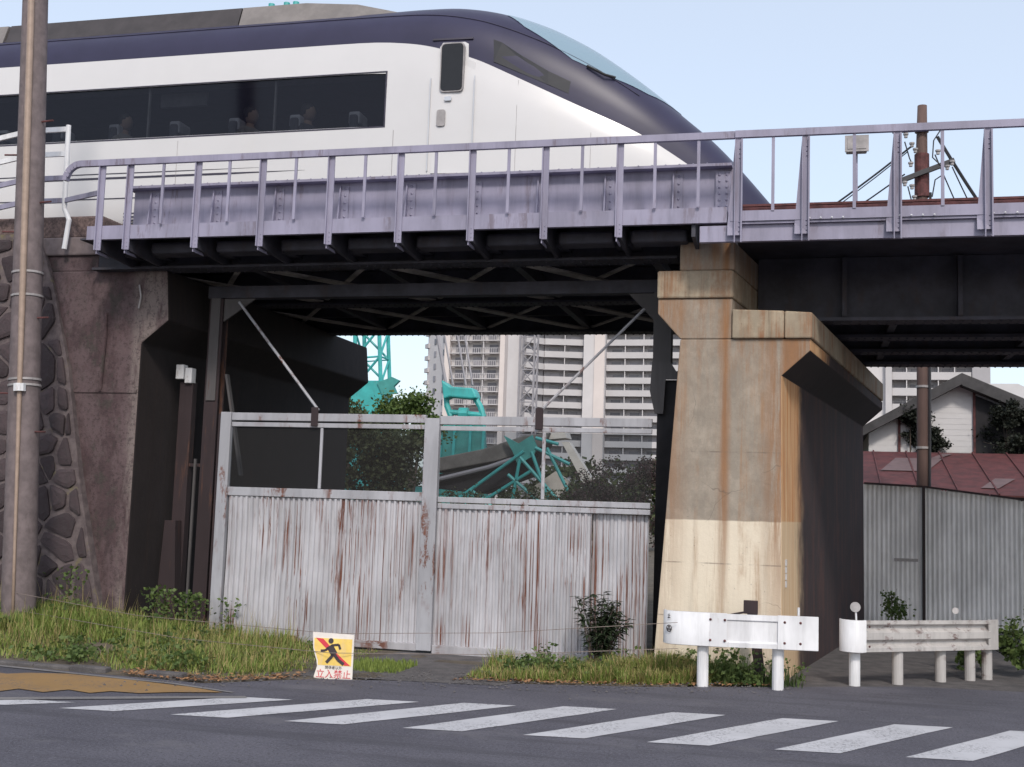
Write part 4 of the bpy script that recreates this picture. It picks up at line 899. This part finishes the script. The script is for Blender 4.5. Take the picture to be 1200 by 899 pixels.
# ================================================================== apartment blocks
win_cache = {}
def unit_window(wd, ht):
    k = (round(wd, 2), round(ht, 2))
    if k not in win_cache:
        mb = MB().box(-wd/2, wd/2, -.05, .02, 0, ht); win_cache[k] = mb
    return win_cache[k]
def balconies(bl, O, ax, L, floors, z0, fh, bays, depth=1.6, wall='bpar_side', par='bpar', ph=1.15, rail=False, mull=True):
    # O: start point (x,y); ax: unit direction in plan along the facade; the outside lies to the right of ax
    A = Vector((ax[0], ax[1], 0)).normalized(); N = Vector((A.y, -A.x, 0)); base = Vector((O[0], O[1], 0))
    R = Matrix((A, -N, Vector((0,0,1)))).transposed().to_4x4()
    def put(name, mb, mat, at):
        key = (name, tuple(mb.v[0]), len(mb.v), tuple(mb.v[-1])); 
        if key in put.c: o = bpy.data.objects.new(name, put.c[key]); COL.objects.link(o); o.parent = bl
        else: o = mb.build(name, mat, bl); put.c[key] = o.data
        mt = R.copy(); mt.translation = at; o.matrix_local = mt; return o
    put.c = {}
    for f in range(floors):
        z = z0+f*fh; at = base+Vector((0,0,z))
        put('balcony_slab', MB().box(0, L, -depth, 0, -.22, 0), M[par], at)
        if rail:
            r_ = MB().box(0, L, -depth, -depth+.08, 1.0, 1.1)
            for i in range(int(L/.5)): r_.box(i*.5, i*.5+.1, -depth, -depth+.06, 0, 1.0)
            put('balcony_railing', r_, M[par], at)
        else: put('balcony_parapet', MB().box(0, L, -depth, -depth+.15, 0, ph), M[par], at)
        for i in range(bays):
            wx = L*(i+.5)/bays
            put('window', unit_window(L/bays*.52, 1.95), M['bwin'], at+A*(wx+random.uniform(-.25,.25)))
            if mull and i: put('partition', MB().box(-.08, .08, -depth+.16, 0, 0, 2.6), M['bwall'], at+A*(L*i/bays))
def blockbox(bl, name, x0, x1, y0, y1, z0, z1, mat): return MB().box(x0, x1, y0, y1, z0, z1).build(name, M[mat], bl)
FH = 2.86
b1 = thing('apartment_block', 'long white apartment block with stacked balconies seen beyond the gate', 'building')
YB = 265
blockbox(b1, 'wall', -50.4,-20,YB,YB+14,0,48,'bpar_side')
balconies(b1, (-45.4,YB), (1,0), 25, 15, 2.6, FH, 6, 1.7)
blockbox(b1, 'stair_core', -50.4,-45.5,YB-3,YB+12,0,48.5,'bwall'); blockbox(b1, 'core_panel', -47.9,-45.6,YB-3.3,YB-3.02,0,48,'bwall_p')
balconies(b1, (-59.5,YB-2.5), (9.0,2.4), 9.0, 15, 2.6, FH, 2, 1.5)
MB().prism([(-59.6,YB-2.3),(-50.4,YB+.2),(-50.4,YB+14),(-62,YB+14)], 0, 48, axis='z').build('wall', M['bpar_side'], b1)
balconies(b1, (-63.5,YB-7), (3.6,4.6), 5.4, 15, 2.6, FH, 1, 1.3)
MB().prism([(-64,YB-6.8),(-59.8,YB-2.2),(-62,YB+14),(-66,YB+14)], 0, 48, axis='z').build('wall', M['bpar_side'], b1)
b2 = thing('apartment_tower', 'pinkish white apartment tower with railed balconies at the left of the view beyond the gate', 'building')
MB().prism([(-87.5,YB-2),(-79.6,YB-10),(-67,YB-10),(-64,YB-6),(-66,YB+10),(-86,YB+10)], 0, 49, axis='z').build('wall', M['bwall'], b2)
balconies(b2, (-79.0,YB-10.3), (1,0), 11.4, 15, 2.3, FH, 3, 1.5, rail=True)
blockbox(b2, 'corner_pier', -80.3,-79.1,YB-12,YB-8,0,49,'bwall_p'); blockbox(b2, 'corner_pier', -67.5,-66.4,YB-12,YB-8,0,49,'bwall_p')
for f in range(15):
    for k, t in enumerate((.35,.75)):
        p = Vector((-87.5+7.9*t, YB-2-8*t, 2.9+FH*f)); A = Vector((7.9,-8,0)).normalized(); N = Vector((-A.y*-1, A.x*-1, 0)); N = Vector((A.y, -A.x, 0))
        if N.y > 0: N = -N
        MB().bar(p+A*-.5+N*.05, p+A*.5+N*.05, .2, 1.3).build('window', M['bwin'], b2)
    MB().bar(Vector((-88.2,YB-1.2,2.3+FH*f)), Vector((-86.9,YB-2.7,2.3+FH*f)), .7, 1.0).build('balcony_end', M['bpar'], b2)
b3 = thing('apartment_block', 'pale apartment block with white balconies behind the gabled house', 'building')
YR = 225; k = 225/150
blockbox(b3, 'wall', 5.5*k,20*k,YR,YR+12,0,36,'bpar_side'); blockbox(b3, 'end_wall', 5.0*k,8.2*k,YR-1,YR+10,0,36.3,'bwall'); blockbox(b3, 'edge_panel', 8.2*k+.02,8.95*k,YR-2.2,YR+8,0,36.2,'bpar')
balconies(b3, (9.0*k,YR), (1,0), 3.3*k, 12, 2.0, FH, 2, 1.8); balconies(b3, (12.4*k,YR), (1,0), 5.5*k, 12, 2.0, FH, 3, 1.8)
blockbox(b3, 'stair_core', 18.0*k,20*k,YR-2,YR+10,0,36.5,'bpar_side')

# ================================================================== cranes in the yard
lt = thing('lattice_mast', 'slim grey lattice mast standing in front of the apartment block', 'mast')
LX, LY, LW = -21.9, 88, 1.15
for dx in (0, LW):
    for dy in (0, LW): MB().bar((LX+dx,LY+dy,0),(LX+dx,LY+dy,18),.13,.13).build('leg', M['lattice'], lt)
for i in range(14):
    z = i*1.25
    MB().bar((LX,LY,z),(LX+LW,LY,z+1.25),.08,.08).bar((LX+LW,LY,z),(LX+LW,LY+LW,z+1.25),.08,.08).bar((LX+LW,LY+LW,z),(LX,LY+LW,z+1.25),.08,.08).bar((LX,LY,z),(LX+LW,LY,z),.08,.08).build('lacing', M['lattice'], lt)
def lattice(parent, p, q, w0, w1, n, r, mat, name='lattice_section'):
    p, q = Vector(p), Vector(q); d = (q-p).normalized(); a = d.cross(Vector((0,1,0))).normalized(); b = d.cross(a)
    C = lambda t, i: p.lerp(q, t)+(a*(1 if i in (0,3) else -1)+b*(1 if i in (0,1) else -1))*(w0+(w1-w0)*t)/2
    for i in range(4): MB().tube([C(0,i), C(1,i)], r, 7).build('chord', mat, parent)
    for k in range(n):
        for i in range(4): MB().tube([C(k/n,i), C((k+1)/n,(i+1) % 4)], r*.6, 6).build('lacing_bar', mat, parent)
        MB().tube([C((k+1)/n,0), C((k+1)/n,1), C((k+1)/n,2), C((k+1)/n,3), C((k+1)/n,0)], r*.5, 5).build('lacing_frame', mat, parent)
c1 = thing('crawler_crane', 'turquoise crane boom foot seen left through the gap above the gate', 'crane')
lattice(c1, (-18.4,48,6.8), (-18.9,48,14), 1.15, 1.0, 6, .09, M['teal'])
MB().prism([(-19.4,2.5),(-17.2,2.5),(-17.65,6.2),(-17.8,7.0),(-19.2,7.0)], 47.4, 48.6).build('boom_foot', M['teal'], c1)
MB().prism([(-17.95,6.9),(-17.3,7.15),(-16.95,7.0),(-17.2,6.75),(-17.05,6.45),(-17.7,6.4)], 47.3, 47.5).build('guide_bracket', M['teal_d'], c1)
MB().box(-21,-16.5,47,51,1.0,2.6).build('cab_deck', M['teal_d'], c1); MB().box(-21,-16.5,46.5,51.5,0,1.0).build('crawler_track', M['rubber'], c1)
c2 = thing('crawler_crane', 'turquoise crane gantry with shackles and ropes behind the middle of the gate', 'crane')
MB().prism([(-12.1,0.6),(-10.3,.6),(-10.62,4.72),(-12.0,4.72)], 38, 38.25).build('mast_plate', M['teal_d'], c2)
for x in (-12.0,-11.55,-11.0,-10.55): MB().bar((x-.1,37.9,1.0),(x,37.9,4.72),.09,.1).build('mast_rib', M['teal'], c2)
MB().prism([(-12.05,5.95),(-11.7,5.72),(-10.95,5.68),(-10.85,5.5),(-10.8,5.35),(-11.0,5.32),(-11.75,5.38),(-11.95,5.3)], 37.7, 38.3).build('head_beam', M['teal'], c2, .05)
MB().tube([(-11.95,38,5.5),(-11.9,38,5.1),(-11.75,38,4.75)], .1, 8).build('shackle', M['teal'], c2); MB().tube([(-10.95,38,5.4),(-10.75,38,5.1),(-10.62,38,4.75)], .1, 8).build('shackle', M['teal'], c2)
MB().tube([(-11.85,38,4.9),(-10.62,38,4.8)], .09, 10).build('cross_pin', M['teal'], c2); MB().tube([(-11.45,38,4.85),(-11.15,38,4.85)], .2, 12).build('sheave', M['teal'], c2)
for dx in (0,.3,.85,1.15): MB().tube([(-11.95+dx*.8,38,5.8),(-13.1+dx*.9,39,9.6)], .035 if dx else .06, 5).build('hoist_rope', M['lattice'], c2)
MB().box(-13,-9.6,37.5,41,0,1.3).build('crawler_body', M['teal_d'], c2)
c3 = thing('folded_crane_boom', 'grey folded boom box with turquoise lattice legs lying behind the gate', 'crane boom')
MB().prism([(-9.7,2.62),(-9.7,2.98),(-8.4,3.25),(-7.3,3.62),(-6.6,3.72),(-6.75,3.35),(-8.0,2.95)], 30, 30.9).build('boom_box', M['boom_grey'], c3, .03)
MB().prism([(-9.7,2.2),(-9.7,2.56),(-8.0,2.88),(-6.85,3.3),(-7.1,2.6),(-8.4,2.1)], 30.1, 30.8).build('boom_box', M['black'], c3, .03)
MB().tube([(-9.6,29.95,2.42),(-8.2,29.95,2.78),(-7.3,29.95,3.1)], .06, 8).build('boom_pipe', M['lattice'], c3)
MB().prism([(-7.75,3.6),(-7.35,3.4),(-7.0,3.62),(-6.85,3.3),(-6.95,3.1),(-7.35,2.85),(-7.5,3.2)], 29.7, 29.8).build('knuckle_plate', M['teal_d'], c3)
for p, q in (((-7.2,3.2),(-9.1,1.8)),((-7.3,3.0),(-7.5,1.7)),((-7.0,3.2),(-6.4,1.7)),((-6.9,3.3),(-6.0,2.9)),((-6.6,3.3),(-5.85,1.9)),((-7.3,3.05),(-6.0,1.7)),((-7.6,2.6),(-6.6,1.8)),((-8.5,2.15),(-8.5,1.7)),((-8.6,2.2),(-7.9,1.7)),((-7.0,2.7),(-8.4,1.8)),((-6.9,3.55),(-6.3,3.4))):
    MB().tube([(p[0],29.7,p[1]),(q[0],29.7,q[1])], .045, 7).build('lattice_bar', M['teal'], c3)
MB().prism([(-6.75,3.7),(-6.25,3.75),(-6.2,3.6),(-6.7,3.55)], 30.2, 30.9).build('white_sheet', M['tarp'], c3); MB().prism([(-6.35,3.5),(-6.15,3.5),(-5.5,2.5),(-5.75,2.45)], 30.3, 30.7).build('white_sheet', M['tarp'], c3); MB().prism([(-7.5,2.1),(-6.6,2.75),(-6.2,2.5),(-6.6,1.9)], 30.8, 31.0).build('white_sheet', M['tarp'], c3)

# ================================================================== trees and bushes in the yard
tree('yard_tree', 'large dark bushy tree behind the left half of the gate', (-11.2,26,0), [(-12.6,26,2.4,1.0,1.2),(-11.4,25.7,2.6,1.0,1.3),(-10.3,25.6,2.3,.9,1.1),(-9.6,26,2.0,.8,.9),(-10.5,26,3.5,.75,.55),(-11.6,26.2,3.6,.8,.5),(-13.6,26,2.6,.9,1.2),(-9.2,25.8,2.9,.6,.6)], 30000, .085, M['tree'], 'tree', .14, 11, 26, .16)
tree('yard_tree', 'lighter green tree rising behind the dark tree near the gate middle', (-10.8,31,0), [(-11.2,31,4.3,.6,.4),(-10.6,31,4.45,.45,.35),(-10.4,31,3.8,.6,.5),(-11.7,31,3.8,.6,.5)], 7500, .09, M['tree_l'], 'tree', .12, 12, 24, .14)
bt = thing('bare_tree', 'thin bare sapling sticking up beside the turquoise boom foot', 'tree')
rng = random.Random(5)
for i in range(9):
    x = -11.6+rng.uniform(-.5,.6); MB().tube([(x,27,3.2),(x+rng.uniform(-.2,.2),27,4.2),(x+rng.uniform(-.1,.4),27,4.9+rng.uniform(-.3,.6))], [.025,.014,.005], 5).build('branch', M['bark'], bt)
tree('yard_bush', 'dull reddish bush behind the right end of the gate', (-3.8,24,0), [(-4.4,24,1.9,.5,.6),(-3.8,24,2.2,.55,.65),(-3.2,24,2.4,.5,.55),(-2.6,24,2.2,.5,.7),(-3.6,24,1.4,.7,.6),(-4.8,24,1.5,.4,.4)], 14000, .05, M['bush_red'], 'bush', .05, 13, 24, .1)
tree('yard_bush', 'low dark green bush under the folded crane boom', (-6.6,28,0), [(-7.6,28,1.5,.7,.55),(-6.5,28,1.7,.8,.6),(-5.5,28,1.6,.7,.6),(-8.6,28,1.6,.7,.5),(-5.0,28,2.0,.5,.4)], 14000, .06, M['tree'], 'bush', .05, 14, 24, .12)
tree('yard_tree', 'row of dark shrubs far behind the crane', (-16,60,0), [(-22,60,2.5,2.5,2),(-17,60,2.6,2.5,2),(-12,60,2.4,2.5,1.8),(-7,60,2.4,2.5,1.8),(-2,60,2.4,2.5,1.8)], 12000, .3, M['tree'], 'shrubs', .2, 15, 24, .4)
tree('yard_bush', 'dark shrub at the foot of the corrugated fence behind the guardrail', (1.2,19.9,0), [(1.2,19.9,.45,.1,.25),(1.3,20.0,.3,.14,.2)], 500, .05, M['weed'], 'shrub', .02, 16, 14, .06)
tree('roadside_weed', 'leafy weeds crowding the far end of the right guardrail', (2.5,14.8,0), [(2.25,14.7,.35,.18,.3),(2.6,14.9,.45,.25,.35),(3.0,15.2,.4,.3,.35),(1.9,15.2,.25,.4,.25)], 3000, .06, M['weed'], 'weeds', .012, 17, 16, .05)

# ================================================================== fern-like shrub by the gate
fb = thing('fern_bush', 'dark feathery leaved bush growing against the right part of the gate', 'bush')
rng = random.Random(21); vs = []; fs = []; stem = MB()
for i in range(34):
    a = rng.uniform(0, 6.28); L = rng.uniform(.35,.82); bx_, by_ = -2.22+rng.uniform(-.08,.08), 12.95+rng.uniform(-.06,.06)
    p0 = Vector((bx_,by_,.02)); lean = rng.uniform(.05,.28); p2 = p0+Vector((math.cos(a)*lean, math.sin(a)*lean*.7, L)); p1 = p0.lerp(p2,.5)+Vector((0,0,.08))
    stem.tube([p0,p1,p2], [.009,.007,.003], 5)
    for t in np.linspace(.3,1,8):
        c = p0.lerp(p1,t*2) if t < .5 else p1.lerp(p2,(t-.5)*2)
        for q in range(5):
            b = rng.uniform(0,6.28); d = Vector((math.cos(b), math.sin(b), rng.uniform(-.5,.35))).normalized(); s_ = rng.uniform(.07,.13); wv = d.cross(Vector((0,0,1))).normalized()*s_*.16; k = len(vs)
            vs += [c, c+d*s_*.45+wv, c+d*s_+Vector((0,0,-.015)), c+d*s_*.45-wv]; fs.append((k,k+1,k+2,k+3))
MB().add(vs, fs).build('foliage', M['fern'], fb); stem.build('stems', M['bark'], fb)

# ================================================================== grass, weeds, litter
def blades(name, label, n, dist, hmin, hmax, mat, wd=.006, seed=1, lean=.35):
    rng = random.Random(seed); vs = []; fs = []
    i = 0
    while i < n:
        x, y, k_ = dist(rng)
        if k_ <= 0: i += 1; continue
        z = max(0, mound(x, y)) if x < -1.6 else 0; h = rng.uniform(hmin, hmax)*k_; a = rng.uniform(0, 6.28); l = rng.uniform(0, lean)*h
        p = Vector((x,y,z-.01)); d = Vector((math.cos(a)*l, math.sin(a)*l, h)); s_ = Vector((math.cos(a+1.57), math.sin(a+1.57), 0))*wd*rng.uniform(.6,1.4); k = len(vs)
        m1 = p+d*.55+Vector((0,0,h*.08)); vs += [p-s_, p+s_, m1+s_*.7, m1-s_*.7, p+d]; fs += [(k,k+1,k+2,k+3),(k+3,k+2,k+4)]; i += 1
    return tag(MB().add(vs, fs).build(name, mat), label, 'grass', kind='stuff')
def patch(x, y): return mnoise.noise((x*.9, y*1.1, 3))+.5*mnoise.noise((x*3, y*3, 8))
def d_left(r):
    x = r.uniform(-13,-4.85); e_ = float(edge_y(x)); y = e_+.36+.25*patch(x*2, 1)+(r.random()**.9)*(13.15-e_-.2)
    k = 1+1.1*patch(x, y)
    if patch(x*1.3+9, y*1.6) > .32: return x, y, 0
    if r.random() > 1.15+patch(x*1.8, y*1.8): return x, y, 0
    if x > -6 : k *= max(.0, min(1, (-4.8-x)/1.0))*.9+.15
    if y < e_+.55: k *= .5
    return x, y, max(.2, k)
blades('grass', 'green grass and weeds on the bank left of the gate', 30000, d_left, .03, .17, M['grass'], .0055, 1, 1.1)
blades('grass', 'dry straw coloured grass mixed into the left bank', 11000, d_left, .04, .2, M['grass_dry'], .004, 2, 1.1)
def d_back(r):
    x = r.uniform(-13,-7.0); y = r.uniform(11.7,13.0); return x, y, .8+.5*patch(x, y)
blades('grass', 'tall grass at the foot of the stone wall and pole', 6000, d_back, .08, .27, M['grass'], .007, 3, .8)
def d_mid(r):
    x = r.uniform(-4.7,-4.05); y = r.uniform(11.55,12.3); return x, y, .6 if patch(x, y) > -.5 else 0
blades('grass', 'tall thin straw seed stems rising from the left bank', 900, d_left, .2, .42, M['grass_dry'], .003, 8, .5)
blades('grass', 'small grass tuft right of the warning board', 1800, d_mid, .05, .15, M['grass'], .005, 4)
def d_right(r):
    x = r.uniform(-3.35,-1.0); e_ = float(edge_y(x)); y = e_+.16+.2*patch(x*2.5, 5)+r.random()*(12.85-e_-.1); k = .4+.5*(x+3.3)/2.3+.7*patch(x*1.4, y*1.4)
    if patch(x*2+4, y*2.2) > .2 or r.random() > .45+.5*(x+3.35)/1.6: return x, y, 0
    return x, y, max(.15, k)
blades('grass', 'grass and weeds between gate and white guardrail', 14000, d_right, .04, .26, M['grass'], .0055, 5, 1.1)
blades('grass', 'dry grass between gate and white guardrail', 9000, d_right, .05, .3, M['grass_dry'], .004, 6, 1.1)
def d_pier(r):
    x = r.uniform(-1.6,-.1); y = r.uniform(12.45,12.88); return x, y, (.7+.5*patch(x*2, y))*(1 if r.random() < (-.0-x)/1.0 else 0)
blades('grass', 'weeds growing along the foot of the pier', 2200, d_pier, .08, .32, M['weed'], .008, 7)
def weeds(name, label, spots, mat, size, seed):
    rng = random.Random(seed); vs = []; fs = []
    for (x, y, h, sp, n) in spots:
        z0 = max(0, mound(x, y)) if x < -1.6 else 0
        def shp(r_): 
            t = r_.random(); return (x+r_.gauss(0,sp)*(.4+t*.6), y+r_.gauss(0,sp)*.7, z0+.02+t*h)
        v, f = leaves(rng, n, shp, size, .9, .1); k = len(vs); vs += v; fs += [tuple(i+k for i in q) for q in f]
    return tag(MB().add(vs, fs).build(name, mat), label, 'weeds', kind='stuff')
rw = random.Random(9)
weeds('weeds', 'broad leaved weeds scattered over the left bank', [(rw.uniform(-9.6,-5.6), rw.uniform(10.7,13.0), rw.uniform(.06,.22), .11, 40) for _ in range(52)]+[(-7.3+rw.uniform(-.5,.6), 13.2, .45, .1, 90) for _ in range(8)]+[(-9.5,11.6,.5,.2,420),(-8.5,12.6,.6,.1,130),(-9.9,11.9,.5,.2,350)], M['weed'], .05, 31)
weeds('weeds', 'leafy weeds under the white guardrail and beside the pier', [(rw.uniform(-1.5,-.35), rw.uniform(12.4,12.85), rw.uniform(.1,.32), .09, 80) for _ in range(20)]+[(-.12,12.8,.2,.05,50)]+[(rw.uniform(-3.2,-1.7), rw.uniform(11.9,13.0), rw.uniform(.08,.25), .08, 45) for _ in range(22)], M['weed'], .045, 32)
def litter(name, label, n, dist, mat, size, seed):
    rng = random.Random(seed); vs = []; fs = []
    for _ in range(n):
        x, y = dist(rng); z = max(0, mound(x, y)) if x < -1.6 else 0; s_ = size*rng.uniform(.5,1.4); a = rng.uniform(0,6.28); ux = Vector((math.cos(a), math.sin(a), rng.uniform(-.4,.4)))*s_; uy = Vector((-math.sin(a), math.cos(a), rng.uniform(-.4,.4)))*s_*.6; c = Vector((x,y,z+.012+s_*.3)); k = len(vs)
        vs += [c-ux, c-uy, c+ux, c+uy]; fs.append((k,k+1,k+2,k+3))
    return tag(MB().add(vs, fs).build(name, mat), label, 'leaves', kind='stuff')
def l_edge(r):
    x = r.choice((r.uniform(-6.4,-4.8), r.uniform(-3.4,-.3))); return x, float(edge_y(x))+abs(r.gauss(.1,.18))
litter('fallen_leaves', 'brown fallen leaves along the edge of the road', 1100, l_edge, M['dead_leaf'], .022, 41)
rng = random.Random(51); gv = MB()
for _ in range(900):
    x = rng.uniform(-6.2,-.2); y = float(edge_y(x))+rng.gauss(.15,.35)
    if y > 13.3: continue
    s_ = rng.uniform(.006,.018); z = (max(0, mound(x, y)) if y > edge_y(x) else 0)+.004+s_*.3
    vs = [Vector((x,y,z))+Vector((math.cos(t)*s_*rng.uniform(.7,1.2), math.sin(t)*s_*rng.uniform(.7,1.2), 0)) for t in (0,1.26,2.5,3.77,5)]; gv.add(vs+[Vector((x,y,z+s_*.8))], [(i, (i+1) % 5, 5) for i in range(5)])
tag(gv.build('gravel', M['apron']), 'loose gravel along the road edge before the gate', 'gravel', kind='stuff')

for o in bpy.data.objects:
    if o.parent and o.name.split('.')[0] in ('rivet_row', 'flange_bolts', 'walkway_bolts'): o['kind'] = 'stuff'
